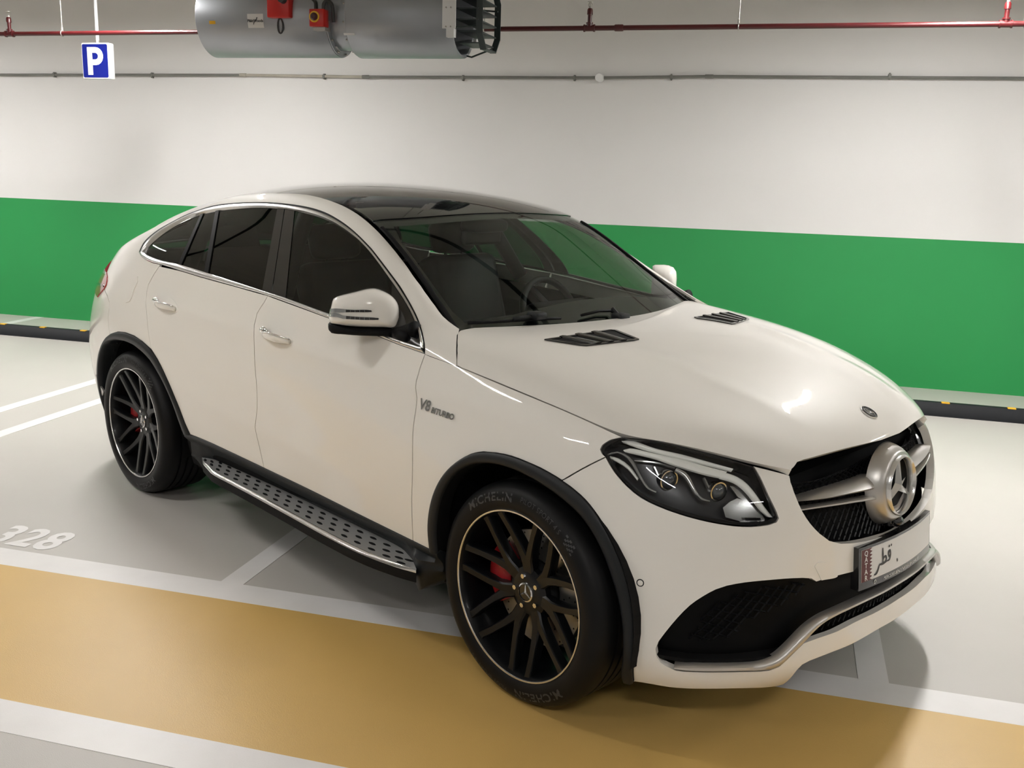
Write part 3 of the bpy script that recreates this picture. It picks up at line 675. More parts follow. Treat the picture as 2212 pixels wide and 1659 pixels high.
def band(name, sf, a, b, m, parent, prof=RND, n=60, base=0., scale=1., side='both', closed=False, uvin=False):
    """moulding between two photo lines lying on a surface; prof = (across, height)"""
    A = resample(np.asarray(a) if uvin else sf.hits(crom(a, step=10)), n); B = resample(np.asarray(b) if uvin else sf.hits(crom(b, step=10)), n)
    V = []; k = len(prof)
    for i in range(n):
        bs = base if np.isscalar(base) else base(i/(n-1))
        for t, h in prof:
            q = (A[i]*(1-t)+B[i]*t)[None]; V.append(sf.at(q)[0]+sf.normal(q)[0]*(h*scale+bs))
    F = []
    for i in range(n-1):
        for j in range(k-1): F.append((i*k+j, (i+1)*k+j, (i+1)*k+j+1, i*k+j+1))
    F.append(tuple(range(k))); F.append(tuple((n-1)*k+j for j in range(k))[::-1])
    V = np.array(V); c = V[list(F[k//2])]; nn = np.cross(c[1]-c[0], c[3]-c[0]); q = (A[0]*.5+B[0]*.5)[None]
    if nn@sf.normal(q)[0] < 0: F = [f[::-1] for f in F]
    r = []
    pr = parent if isinstance(parent, (list, tuple)) else (parent, parent)
    def mk(V, F, p):
        o = mkobj(name, V, F, m, p, smooth=True); o.data.set_sharp_from_angle(angle=math.radians(50)); return o
    if side in ('both', 'R'): r.append(mk(V, F, pr[0]))
    if side in ('both', 'L'): r.append(mk(V*[1, -1, 1], [f[::-1] for f in F], pr[1]))
    return r
# ---------------------------------------------------------------- car materials
def paint_mat():
    m = mat('pearl_white_paint', (.84, .81, .755), .45, 0, 1., .03, .15)
    nt = m.node_tree; b = nt.nodes['Principled BSDF']; n = nt.nodes.new('ShaderNodeTexNoise'); n.inputs['Scale'].default_value = 900
    tc = nt.nodes['Texture Coordinate']; nt.links.new(tc.outputs['Object'], n.inputs['Vector'])
    r = nt.nodes.new('ShaderNodeMapRange'); r.inputs[3].default_value = .42; r.inputs[4].default_value = .55; nt.links.new(n.outputs['Fac'], r.inputs[0]); nt.links.new(r.outputs[0], b.inputs['Roughness'])
    return m
M_PAINT = paint_mat()
M_CLAD = mat('dark_grey_cladding', (.011, .0125, .014), .45, spec=.32, noise=.06, nscale=30, bump=.1, bscale=900)
M_GLOSSB = mat('gloss_black', (.006, .006, .007), .12, 0, .6)
M_MATTB = mat('matt_black', (.0028, .0028, .0032), .7, spec=.2)
M_MESH = mat('black_mesh_plastic', (.004, .0045, .0055), .4, spec=.3)
M_TYRE = mat('tyre_rubber', (.0032, .0032, .0036), .5, spec=.22, noise=.12, nscale=14)
M_LETTER = mat('tyre_lettering', (.035, .035, .037), .45)
M_RIM = mat('black_alloy', (.0035, .0038, .0045), .32, 0, .1, spec=.28)
M_SILV = mat('satin_silver', (.56, .54, .515), .36, .85)
M_CHROME = mat('chrome', (.80, .80, .80), .08, 1.)
M_STAR = mat('bright_star_metal', (.80, .80, .79), .22, .85)
M_ALU = mat('brushed_aluminium', (.72, .715, .70), .24, .95, noise=.03, nscale=60)
M_STEP = mat('step_tread_aluminium', (.62, .62, .61), .42, .6)
M_DISC = mat('brake_disc_steel', (.34, .33, .31), .35, .9, noise=.06, nscale=40)
M_CALI = mat('red_caliper_paint', (.30, .008, .012), .35)
M_INTAKE = mat('dark_intake', (.0012, .0012, .0014), .5, spec=.12)
M_WS = glass_mat('windscreen_glass', (.80, .87, .83), 1.6)
M_FRONTG = glass_mat('light_tinted_glass', (.40, .46, .43), 1.52)
M_SIDEG = glass_mat('dark_tinted_glass', (.06, .07, .075), 1.52)
M_CLEAR = glass_mat('clear_lens', (.93, .94, .94), 1.45)
M_TAIL = mat('red_tail_lens', (.35, .008, .012), .1, 0, .8)
M_TAILC = mat('clear_tail_lens', (.55, .56, .55), .12, 0, .8)
M_HLB = mat('headlamp_housing', (.03, .03, .033), .3, .3)
M_HLG = mat('headlamp_grey_reflector', (.42, .42, .42), .22, .85)
M_LED = mat('led_light_guide', (.92, .92, .88), .25, 0, .5)
M_LENSB = mat('projector_lens', (.10, .11, .12), .03, .5, 1.)
M_SEAT = mat('black_leather', (.003, .0032, .0036), .6, spec=.2, noise=.1, nscale=12)
M_PLATE = mat('plate_white', (.72, .72, .71), .35)
M_MAROON = mat('plate_maroon', (.10, .018, .020), .4)
M_INDIC = mat('clear_indicator', (.35, .36, .36), .15, .5, .5)
CAR = empty('car', (0, 0, 0), -WALL_A)
tag(CAR, 'pearl white coupe SUV with black wheels and side steps parked across the bay lines', 'car')
# ---------------------------------------------------------------- body side panels
SHUT = [(917.5, 765.5), (986, 791), (1107, 841), (1229, 892), (1342, 943.5)]
FARCH = T('c5', (205,725),(195,620),(198,540),(215,450),(245,370),(290,300),(350,245),(420,205),(490,192),(560,198),(640,215),(720,245),(800,280),(880,325),(960,380),(1040,450),(1110,540),(1170,640),(1220,750),(1260,860),(1290,980),(1303,1090),(1308,1200),(1305,1300),(1300,1380),(1305,1437))
FARCHI = T('c5', (240,742),(232,640),(240,530),(262,440),(300,360),(350,300),(420,262),(490,252),(560,258),(640,280),(720,315),(800,360),(880,415),(960,480),(1030,550),(1090,640),(1140,740),(1180,850),(1215,960),(1235,1060),(1248,1180),(1247,1300),(1238,1390),(1246,1425))
ISEAM = 13   # index on FARCH where the wing meets the bumper
RARCH = T('z8', (1012,1045),(960,935),(910,800),(860,680),(810,560),(760,450),(700,330),(640,240),(560,165),(480,110),(400,80),(330,72),(270,90),(220,130),(188,190))
RARCHI = T('z8', (955,1035),(900,880),(860,765),(810,645),(760,540),(700,437),(640,345),(560,260),(470,192),(380,157),(300,147),(245,160),(205,200))
DF = T('c4', (1975,228),(1945,310),(1925,380),(1920,420),(1928,480),(1920,560),(1908,640),(1903,720),(1902,900),(1898,1100),(1905,1310))
BC = T('c1', (1185,798),(1165,835),(1120,905))+T('c4', (988,60),(988,200),(992,300),(1002,420),(1005,540),(998,600),(992,650),(1010,730),(1045,888))
BELT_F = T('c1', (1185,798),(1545,930))+T('z7', (815,765),(1100,880),(1280,945),(1450,1005))      # lower edge of the belt moulding, front door
BELT_R = T('c1', (540,610),(650,645),(800,690),(1000,745),(1185,798))
SILL_F = T('c4', (1045,888),(1300,1010),(1600,1160),(1905,1310)); SILL_R = T('c4', (612,692),(720,735),(860,800),(1045,888))
RCUT = T('z3', (1240,262),(1130,430),(1062,560),(1030,700),(1022,900),(1040,1130),(1060,1350),(1105,1612))
GAPW = .0022
_c5 = lambda *p: T('c5', *p)
HL_TIP = T('hl', (340,75),(200,110),(112,170),(90,215),(110,262),(150,305))
SEAM_B = T('hl', (150,305))+T('c5', (1145,222),(1030,280),(915,347))
fr_uv = px(S, SHUT, HL_TIP, SEAM_B, FARCH[ISEAM+1:0:-1][1:] if False else [T('c5', (915,347))[0]]+FARCH[ISEAM:0:-1]+[FARCH[0]], [FARCH[0], T('c5', (105,681))[0]], DF[::-1])
fender = panel('front_fender', S, fr_uv, M_PAINT, CAR, gap=GAPW, step=.022)
fd_uv = px(S, DF, SILL_F[::-1], BC[::-1], BELT_F)
fdoor = panel('front_door', S, fd_uv, M_PAINT, CAR, gap=GAPW, step=.022)
# where the rear door's rear cut meets the arch
rd_arch = RARCH[:7]
rd_uv = px(S, BC, SILL_R[::-1], rd_arch+[RCUT[-1]], RCUT[::-1], [RCUT[0]]+BELT_R[1:])
rdoor = panel('rear_door', S, rd_uv, M_PAINT, CAR, gap=GAPW, step=.022)
# daylight opening
DLO_TOP = T('c1', (417,540),(440,490),(480,445),(540,400),(620,355),(700,315),(780,285),(850,264),(950,249),(1080,242),(1180,242),(1290,250))+T('z4', (850,440),(950,457),(1080,490),(1200,535),(1300,590),(1400,655),(1500,735),(1600,830),(1700,935),(1790,1050))+T('z7', (1130,110),(1200,225),(1270,345),(1340,480),(1390,600),(1430,730),(1455,860),(1462,960))
DLO_TOPI = T('c1', (446,540),(480,492),(560,424),(650,368),(780,313),(880,291),(1000,277),(1140,270))+T('z4', (620,472),(720,482),(830,502),(1000,542),(1150,592),(1300,662),(1450,762),(1580,867),(1740,1053))+T('z7', (1100,180),(1180,300),(1260,440),(1320,570),(1370,700),(1398,830),(1408,912))
DLO_BOT = T('c1', (417,540),(428,560),(455,582),(500,602))+BELT_R+BELT_F[1:]
DLO_BOTI = T('c1', (446,540),(462,556),(500,573),(560,592),(650,609),(810,657),(1000,717),(1180,775),(1290,810),(1550,905))+T('z7', (815,690),(1000,780),(1240,858),(1408,912))
# body side frame: windscreen pillar, roof rail, rear quarter
WS_EDGE = T('z7', (1920,680),(1860,640),(1700,512),(1550,302),(1350,0))+T('c2', (470,600),(380,452),(310,352),(262,306))
RAIL = T('z4', (1715,605),(1600,520),(1500,460),(1440,435),(1300,375),(1200,335),(1050,302),(950,283))
e0 = S.hit(*RAIL[-1])
TAILQ = T('z3', (385,365),(397,440),(383,570),(345,640))
QSEAM = T('z3', (345,640),(425,850),(405,1100),(430,1350),(480,1420))
a1 = S.hit(*QSEAM[-1]); w1 = S.hit(*TAILQ[0])
ped = S.hits([SHUT[1]]+T('z7', (1880,1170),(1880,1000),(1885,800),(1890,730),(1918,682)))
q_uv = px(S, DLO_TOP, [DLO_TOP[-1], (917.5, 765.5)], SHUT[:2], T('z7', (1880,1170),(1880,1000),(1885,800),(1890,730),(1918,684)), WS_EDGE, RAIL,
          ('uv', [e0, (max(e0[0], 15.6), 11.6), (17., 11.93), (19, 11.95), (21, 11.95), (21.75, 11.9), (21.85, 9.5), (21.8, 8.2), tuple(w1)]), TAILQ, QSEAM, RARCH[::-1][1:7]+[RCUT[-1]], RCUT[::-1], T('c1', (540,610),(500,602),(455,582),(428,560),(417,540)))
quarter = panel('body_side', S, q_uv, M_PAINT, CAR, gap=GAPW*.7)
# window mouldings and panes
chr_t = band('window_chrome', S, DLO_TOP, DLO_TOPI, M_CHROME, CAR, [(.24, -.006), (.27, .003), (.45, .007), (.85, .007), (1, -.006)], n=120)
band('window_seal', S, DLO_TOP, DLO_TOPI, M_MATTB, CAR, [(-.06, -.006), (-.04, .0015), (.26, .0015), (.28, -.006)], n=120)
for o in chr_t: o.data.materials[0] = M_ALU
band('belt_chrome', S, DLO_BOT, DLO_BOTI, M_ALU, CAR, RND, n=110)
def cut(a, b, c, d): return a, b, c, d
_I = np.array(DLO_TOPI); _J = np.array(DLO_BOTI)
def between(L, x0, x1):
    """part of a photo line between two pixel columns"""
    D = crom(L, step=6); o = D if D[0][0] < D[-1][0] else D[::-1]; k = (o[:, 0] >= x0) & (o[:, 0] <= x1); e = lambda x: (x, float(np.interp(x, o[:, 0], o[:, 1])))
    return [e(x0)]+[tuple(p) for p in o[k]]+[e(x1)]
def pane(name, t0, t1, b0, b1, m, parent, off=-.004, thick=.004, gap=0):
    """pane whose top runs t0..t1 and bottom b0..b1 (pixel columns)"""
    tp = between(DLO_TOPI, t0, t1); bt = between(DLO_BOTI, b0, b1)
    uv = px(S, tp, [tp[-1], bt[-1]], bt[::-1], [bt[0], tp[0]], step=10)
    return panel(name, S, uv, m, parent, off=off, thick=thick, gap=gap, step=.04)
xc = lambda X: 150+X/2.765
pane('front_window', xc(1345), xc(1925), xc(1291), xc(1922), M_FRONTG, (fdoor[0], fdoor[1]))
pane('mirror_sail', xc(1925), 907, xc(1922), 908.5, M_GLOSSB, (fdoor[0], fdoor[1]), off=-.001)
pane('pillar_trim', xc(1286), xc(1343), xc(1209), xc(1289), M_GLOSSB, (fdoor[0], fdoor[1]), off=-.001)
pane('pillar_trim', xc(1240), xc(1282), xc(1150), xc(1205), M_GLOSSB, (rdoor[0], rdoor[1]), off=-.001)
pane('rear_window', xc(893), xc(1238), xc(829), xc(1148), M_SIDEG, (rdoor[0], rdoor[1]))
pane('window_divider', xc(872), xc(893), xc(806), xc(829), M_MATTB, (rdoor[0], rdoor[1]), off=.001)
pane('fixed_window', xc(800), xc(872), xc(668), xc(806), M_SIDEG, (rdoor[0], rdoor[1]))
pane('window_divider', xc(783), xc(800), xc(650), xc(668), M_MATTB, (quarter[0], quarter[1]), off=.001)
pane('quarter_window', xc(447), xc(783), xc(447), xc(650), M_SIDEG, (quarter[0], quarter[1]))
# wheel-arch cladding
def arch(name, A, B, parent):
    prof = [(0, -.006), (.015, .010), (.25, .016), (.8, .014), (.95, .008), (1.0, -.002)]
    band('arch_lip', S, A, B, M_MATTB, parent, [(.97, .002), (1.0, -.003), (1.01, -.03), (1.01, -.06)], n=70)
    return band(name, S, A, B, M_CLAD, parent, prof, n=70)
arch('arch_cladding', FARCH, FARCHI, CAR); 
RA_UV = S.hits(crom(RARCH, step=10)); RI_UV = S.hits(crom(RARCHI, step=10))
def rear_arch_ext():
    """carry the rear arch round the back of the wheel, where the photo sees it edge-on"""
    def ext(uvs, r, z1):
        P = S.at(uvs[-1])[0]; out = list(uvs); th0 = math.atan2(P[2]-.39, P[0]+2.915); rr = math.hypot(P[2]-.39, P[0]+2.915)
        if th0 < 0: th0 += 2*math.pi
        for t in np.linspace(th0, math.radians(205), 14)[1:]:
            f = (t-th0)/(math.radians(205)-th0); q = rr*(1-f)+r*f; x, z = -2.915+q*math.cos(t), .39+q*math.sin(t)
            g = S.near([[x, S_y(x, z), z]])[0]; out.append(g)
        return np.array(out)
    return ext(RA_UV, .50, .2), ext(RI_UV, .455, .2)
def S_y(x, z):
    k = np.argmin((S.GP[:, 0]-x)**2+(S.GP[:, 2]-z)**2+1e-3*(S.GP[:, 1] > -.6)); return S.GP[k, 1]
RA2, RI2 = rear_arch_ext()
band('arch_cladding', S, RA2, RI2, M_CLAD, CAR, [(0, -.006), (.015, .008), (.25, .013), (.8, .012), (.97, .005), (1.0, -.02), (1.01, -.08)], n=80, uvin=True)
# rear bumper, tail lamps, tailgate
rb_px = S.hits(crom(QSEAM[::-1], step=10))
arc_back = RA2[len(RA_UV)-6:][::1]
iarc = int(np.argmin(((RA2-a1)**2).sum(1))); tail_arc = RA2[iarc:]
t2 = S.hit(*TAILQ[-1])
rb_uv = np.array(list(S.hits(crom(QSEAM, step=10))[::-1])+[(t2[0]+.4, t2[1]-.1), (23, 5.3), (24.5, 5.2), (26, 5.2), (26, .8), (24.5, .8), (23, .8), (22, .75), (21, .7), tuple(tail_arc[-1]+[.15, -.3])]+list(tail_arc[::-1]))
panel('rear_bumper', S, rb_uv, M_PAINT, CAR, gap=GAPW, side='join')
sk = px(S, T('z8', (122,478),(150,560),(196,640),(172,692),(145,620),(122,540)), step=6)
panel('bumper_insert', S, sk, M_SILV, CAR, off=.004, thick=.01)
tl_uv = np.array(list(S.hits(crom(TAILQ, step=8)))+list(S.hits(T('z3', (300,690),(240,772))))+[(22.6, 5.5), (24.6, 5.45), (24.7, 6.3), (23.2, 6.75), (22.2, 7.3), tuple(S.hit(*T('z3', (335,310))[0]))])
tl = panel('tail_lamp', S, tl_uv, M_TAIL, CAR, off=.006, thick=.02, step=.03)
tc = px(S, T('z3', (330,310),(385,370),(380,400),(300,350)), step=6); panel('lamp_corner', S, tc, M_TAILC, (tl[0], tl[1]), off=.009, thick=.01)
band('lamp_stripe', S, T('z3', (232,535),(290,545),(350,570)), T('z3', (228,560),(290,580),(345,610)), M_GLOSSB, (tl[0], tl[1]), FLATP, n=12, base=.006)
tg_uv = np.array([(21.95, 8.3), (21.95, 11.9), (23, 12), (26, 12), (26, 5.3), (24.75, 5.35), (24.75, 6.35), (23.3, 6.85), (22.35, 7.4)])
panel('tailgate', S, tg_uv, M_PAINT, CAR, gap=GAPW, side='join')
# fuel flap
fl = px(S, T('z3', (560,400),(700,385),(800,400),(890,435),(890,520),(835,640),(800,760),(760,840),(700,860),(620,840),(540,805),(530,600),(535,480)), step=8)
panel('fuel_flap', S, fl, M_PAINT, quarter[0], off=.0035, thick=.006, side='R', step=.02)
# ---------------------------------------------------------------- hood, windscreen, roof
hd_uv = np.array([(0.42, 5)]+[])
HREAR = [(993, 709.5), (1100, 705), (1200, 700), (1280, 693.6), (1330, 688)]
def hood_outline():
    def chain(pts): return [H.hit(*p) for p in crom(pts, step=14)]
    sh = T('z7', (1890,1160),(1892,1000),(1895,800),(1898,735),(1925,690))
    a = chain(sh); r = [H.hit(*p) for p in crom(HREAR, step=14)]; r = [p for p in r if p[1] < 4.9]
    c0 = np.array([[r[-1][0], 5.]])
    front = chain([(1706, 1023)]+T('c7', (236,525),(285,466),(400,430),(600,375),(800,325),(1000,280),(1090,260)))
    fr = [p for p in front if p[1] < 4.9]; return np.array(a[::1]+r+list(c0)+[(fr[-1][0], 5.)]+fr[::-1]+[(8.8, .02), (7.9, .02), (7, .02), (6, .02), (5, .02), (4, .02), (3, .02), (2, .02), (1.08, .02)])
hood = panel('hood', H, hood_outline(), M_PAINT, CAR, gap=.0015, side='join', step=.02, thick=.022)
HDR = [(808, 476), (822, 474), (903, 469), (985, 463), (1040, 460), (1073, 459)]
hdr_uv = Tp.hits(crom(HDR, step=12)); hdr_uv = np.array([p for p in hdr_uv if p[1] < 4.9]); hdr_uv[0, 1] = 0.06
uh = hdr_uv[-1][0]
ws_uv = np.array(list(hdr_uv)+[(uh, 5), (1.1, 5), (1.1, 3), (1.15, 1.0), (1.3, .06), (2.5, .06), (4, .06)])
ws = panel('windscreen', Tp, ws_uv, M_WS, CAR, off=-.004, thick=.0, gap=.004, side='join', step=.04)
# black ceramic border of the screen
def ring(outer, d):
    sc = metric(Tp, outer); return inset(outer*sc, d)/sc
fr_in = np.array([(uh-.25, 5)]+[(p[0]-.28-.05*(5-p[1])/5, min(4.999, p[1])) for p in hdr_uv[::-1] if p[1] > .5]+[(4.6, .36), (3.4, .34), (2.55, .36), (2.2, .5), (2.05, .9), (1.95, 1.6), (1.88, 3), (1.86, 5)])
pil = panel('screen_border', Tp, np.array(list(hdr_uv)+[(uh, 5)]+[(p[0], p[1]) for p in fr_in]+[(1.1, 5), (1.1, 3), (1.15, 1.0), (1.3, .06), (2.5, .06), (4, .06)]), M_GLOSSB, ws, off=-.0075, thick=0, side='join', step=.04)
gut = [(t, .035) for t in np.linspace(1.6, 5.3, 30)]; gut2 = [(t, .20) for t in np.linspace(1.6, 5.3, 30)]
band('pillar_gutter', Tp, gut, gut2, M_MATTB, CAR, [(0, -.006), (.1, .002), (.5, .004), (.9, .002), (1, -.006)], n=40, uvin=True)
rf_uv = np.array(list(hdr_uv[::-1])+[(6, .05), (8, .05), (10, .05), (12.2, .05), (12.25, 2), (12.25, 5), (uh, 5)])
M_ROOF = mat('black_roof_glass', (.010, .010, .011), .06, 0, 1., .02)
panel('roof_glass', Tp, rf_uv, M_ROOF, CAR, off=-.001, gap=.0025, side='join', step=.05, thick=.01)
rg_uv = np.array([(12.35, .05), (13.5, .05), (14.6, .1), (14.85, 2), (14.9, 5), (12.35, 5), (12.35, 2)])
panel('rear_screen', Tp, rg_uv, M_SIDEG, CAR, off=-.003, gap=.003, side='join', step=.06, thick=.004)
# dark inner shell, added to block light through the shut lines
def inner_shell():
    us = np.linspace(.0, 26, 131); vs = np.linspace(.6, 6.6, 31); V = []; F = []; idx = {}
    for sgn in (1, -1):
        for i, u in enumerate(us):
            for j, v in enumerate(vs):
                q = np.array([[u, v]]); P = S.at(q)[0]; N = S.normal(q)[0]; d = .055 if u > 8 else .12
                idx[(sgn, i, j)] = len(V); P = P-N*d; V.append(P*[1, sgn, 1])
        for i in range(len(us)-1):
            for j in range(len(vs)-1):
                k = [idx[(sgn, i, j)], idx[(sgn, i+1, j)], idx[(sgn, i+1, j+1)], idx[(sgn, i, j+1)]]; c = np.mean([V[a] for a in k], 0)
                if min(math.hypot(c[0], c[2]-.39), math.hypot(c[0]+2.915, c[2]-.39)) < .47 and abs(c[1]) > .5: continue
                F.append(k if sgn > 0 else k[::-1])
    mkobj('inner_shell', V, F, M_MATTB, CAR)
inner_shell()
def underbody():
    bm = bmesh.new(); bm_box(bm, (-3.75, -.62, .24), (.62, .62, .46)); bm_box(bm, (-2.42, -.86, .24), (-.5, .86, .44)); bm_box(bm, (.42, -.5, .45), (.66, .5, .86)); bm_box(bm, (-.42, -.60, .4), (.42, .60, 1.02))
    bm_box(bm, (-3.7, -.62, .4), (-2.45, .62, .95))
    from_bm('underbody', bm, M_MATTB, CAR)
    us = np.linspace(0, 6.5, 30); q = np.stack([us, np.full(30, 1.6)], 1); P = S.at(q)-S.normal(q)*.010; R_ = [(p[0], p[1]) for p in P[::-1]]+[(p[0], -p[1]) for p in P[1:]]
    prism('light_block_tray', R_, .335, .347, M_MATTB, CAR)  # added tray, closes the bumper cavity against leaking lamp light
    for x in (0, -2.915):
        for s in (-1, 1):
            bm = bmesh.new(); pr = []
            for t in np.linspace(math.radians(-12), math.radians(192), 30):
                pr.append((x+.475*math.cos(t), .39+.475*math.sin(t)))
            a = [bm.verts.new((p[0], s*.93, p[1])) for p in pr]; b = [bm.verts.new((p[0], s*.60, p[1])) for p in pr]
            for i in range(len(pr)-1): bm.faces.new((a[i], a[i+1], b[i+1], b[i]))
            bm.faces.new(b); from_bm('wheel_liner', bm, M_MATTB, CAR)
underbody()
# ---------------------------------------------------------------- front bumper
HL_TOP = [(1342, 944)]+T('hl', (500,82),(700,107),(1000,172),(1300,247),(1600,332),(1836,404))
HL_LOW = T('hl', (150,305),(250,470),(400,640),(550,760),(730,852),(1000,952),(1300,1032),(1600,1082),(1800,1092),(2000,1072),(2090,1042),(2115,1000),(2090,930),(1990,720),(1900,520),(1836,404))
GR_EDGE = [(1706, 1028)]+T('c7', (232,640),(262,725),(330,882),(400,990),(480,1075),(560,1135),(660,1160),(760,1155),(900,1130),(1080,1080))
INT_TOP = T('it', (1705,210),(1565,245),(1420,285),(1385,296)); INT_OUT = T('it', (1385,296),(1345,270),(1200,268),(1000,283),(800,303),(650,330),(560,360),(450,420),(350,490),(250,590),(150,710),(90,790),(68,850),(75,910),(110,960),(150,985))
INT_LOW = T('it', (150,985),(230,1022),(300,1030),(500,1036),(800,1032),(1000,1022),(1080,990),(1150,925),(1280,797)); LIP_TOP = T('it', (1280,797),(1400,753),(1560,696),(1700,623),(1850,553))
LIP_BOT = T('c3', (1590,1310),(1440,1395),(1300,1452),(1180,1503),(1130,1560),(1080,1606),(1000,1622),(850,1628),(600,1630),(480,1622),(380,1605),(290,1590))
bm_uv = px(S, T('hl', (1838,408))+[(1700, 1025.5), (1706, 1028)], GR_EDGE, ('uv', [(0, 3.51), (0, 2.985), (1., 2.985)]), INT_TOP, INT_OUT, INT_LOW, LIP_TOP, ('uv', [(.6, 1.93), (0, 1.94), (0, 1.45)]), LIP_BOT, FARCH[:ISEAM:-1]+[T('c5', (915,347))[0]], SEAM_B[::-1], HL_LOW)
bumper = panel('front_bumper', S, bm_uv, M_PAINT, CAR, gap=GAPW, side='join', thick=.028, step=.03)
# black lower intakes
ext = lambda pts, tail: np.array(list(S.hits(crom(pts, step=10)))+tail)
it_uv = px(S, ('uv', [(0, 3.05), (1., 3.05)]), INT_TOP, INT_OUT, INT_LOW, LIP_TOP, ('uv', [(.6, 1.9), (0, 1.9)]))
_ic = inset(it_uv*metric(S, it_uv), -.03)/metric(S, it_uv)
intake = panel('air_intake', S, np.clip(_ic, 0, 30), M_INTAKE, bumper, off=-.05, thick=.0, side='join', step=.03)
def lattice(name, sf, poly, d, r, off, m, parent, ang=(0,), sides=(1, -1)):
    """thin bars crossing inside a (u,v) outline, in metres"""
    sc = metric(sf, poly); P = poly*sc; lo, hi = P.min(0), P.max(0); c = (lo+hi)/2; R = np.linalg.norm(hi-lo)/2; V = []; F = []
    for a in ang:
        t = np.array([math.cos(a), math.sin(a)]); nn = np.array([-t[1], t[0]])
        for k in np.arange(-R, R, d):
            s = np.arange(-R, R, .012); q = c+nn*k+np.outer(s, t); ins = inpoly(q, P); i = 0
            while i < len(s):
                if not ins[i]: i += 1; continue
                j = i
                while j+1 < len(s) and ins[j+1]: j += 1
                if j-i >= 1:
                    uv = q[i:j+1]/sc; X = sf.at(uv); N = sf.normal(uv); X = X+N*off; tg = np.gradient(X, axis=0); sd = np.cross(tg, N); sd /= np.linalg.norm(sd, axis=1)[:, None]+1e-9
                    for sg in sides:
                        b = len(V); mm = np.array([1, sg, 1])
                        for x, n_, w in zip(X, N, sd): V += [(x-w*r)*mm, (x+n_*r*1.6)*mm, (x+w*r)*mm]
                        for e in range(len(X)-1):
                            for z in range(2): F.append((b+3*e+z, b+3*e+z+1, b+3*e+z+4, b+3*e+z+3))
                i = j+1
    return mkobj(name, V, F, m, parent)
def lattice2(*a, **k): return lattice(*a, **k)
mi_uv = px(S, T('it', (400,690),(480,600),(600,510),(760,430),(900,385),(1180,352),(1390,322),(1300,430),(1150,530),(1000,600),(830,700),(760,770),(560,812),(330,812),(400,690)))
for _s in (1, -1): lattice('intake_mesh', S, mi_uv, .025, .0028, -.043, M_MESH, bumper, ang=(.25, -.75), sides=(_s,))
lo_uv = px(S, T('it', (1285,792),(1400,662),(1500,592),(1640,522),(1850,422)), ('uv', [(.5, 2.30), (0, 2.31), (0, 1.93), (.6, 1.92)]), LIP_TOP[::-1])
lattice('lower_mesh', S, lo_uv, .02, .0016, -.034, M_MESH, bumper, ang=(.9, -.9))
SIL_A = ext(T('it', (215,972),(300,967),(500,969),(800,964),(930,948),(1040,905),(1130,830),(1300,660),(1420,575),(1560,510),(1800,400),(1900,352)), [(.5, 2.42), (0, 2.43)])
SIL_B = ext(T('it', (222,1000),(300,1018),(500,1026),(800,1022),(1000,1012),(1080,982),(1150,917),(1280,790),(1400,660),(1500,590),(1640,520),(1850,420)), [(.5, 2.295), (0, 2.30)])
band('bumper_trim', S, SIL_A, SIL_B, M_SILV, bumper, [(0, -.02), (.08, .006), (.35, .014), (.7, .014), (.93, .006), (1, -.02)], n=110, uvin=True)
# parking sensor, tow-eye cover
def disc_on(sf, name, p, r, h, m, parent, side='both', star=False, ring=None):
    uv = sf.hit(*p)[None]; P = sf.at(uv)[0]; N = sf.normal(uv)[0]; out = []
    for sg in ((1, -1) if side == 'both' else (1,)):
        n = Vector(N*[1, sg, 1]); Mx = Matrix.Translation(Vector(P*[1, sg, 1])) @ n.to_track_quat('Z', 'Y').to_matrix().to_4x4()
        o = lathe(name, [(0, h), (r*.9, h), (r, h*.6), (r, -.004), (0, -.004)], m, parent, 28, 'Z', Mx); out.append(o)
        if ring: lathe('sensor_ring', [(r, h*.3), (r*1.35, h*.3), (r*1.35, -.003), (r, -.003)], ring, parent, 28, 'Z', Mx, close=True)
    return out
disc_on(S, 'parking_sensor', (1383, 1259), .009, .0015, M_PAINT, bumper, ring=M_CLAD)
tw = px(S, T('c7', (440,1375),(430,1355),(450,1330),(500,1318),(530,1325),(560,1360),(625,1440),(490,1475)), step=5)
tow = panel('tow_cover', S, tw, M_PAINT, bumper, off=.0025, thick=.006, side='R', step=.015)
# grille: dark back, mesh, two-blade louvre, boss and star
gr_uv = px(S, GR_EDGE, ('uv', [(0, 3.51), (0, 6.6), (1.5, 6.5), (2.8, 6.3)]))
_gi = np.clip(inset(gr_uv*metric(S, gr_uv), -.015)/metric(S, gr_uv), 0, 30)
grille = panel('grille', S, _gi, M_MATTB, CAR, off=-.085, thick=0, side='join', step=.04)
gm = np.clip(inset(gr_uv*metric(S, gr_uv), -.01)/metric(S, gr_uv), [.0, 0], 30)
lattice('grille_mesh', S, gm, .026, .0022, -.06, M_MESH, grille, ang=(.95, -.95))
G1A = ext(T('c7', (280,772),(500,703),(700,640),(870,585),(960,545)), [(.35, 4.9), (0, 4.9)]); G1B = ext(T('c7', (305,806),(550,783),(800,735),(1010,690)), [(.2, 4.46), (0, 4.46)])
G2A = ext(T('c7', (325,862),(700,803),(1000,750)), [(.2, 4.12), (0, 4.12)]); G2B = ext(T('c7', (342,888),(700,835),(1000,790)), [(.2, 3.96), (0, 3.96)])
band('grille_blade', S, G1A, G1B, M_SILV, grille, [(0, -.05), (.05, -.03), (.3, -.014), (.6, -.002), (.9, .006), (1, -.002), (1.01, -.05)], n=50, base=-.012, uvin=True)
band('grille_blade', S, G2A, G2B, M_SILV, grille, [(0, -.04), (.05, -.006), (.4, .003), (.8, .003), (1, -.004), (1.01, -.04)], n=50, base=-.012, uvin=True)
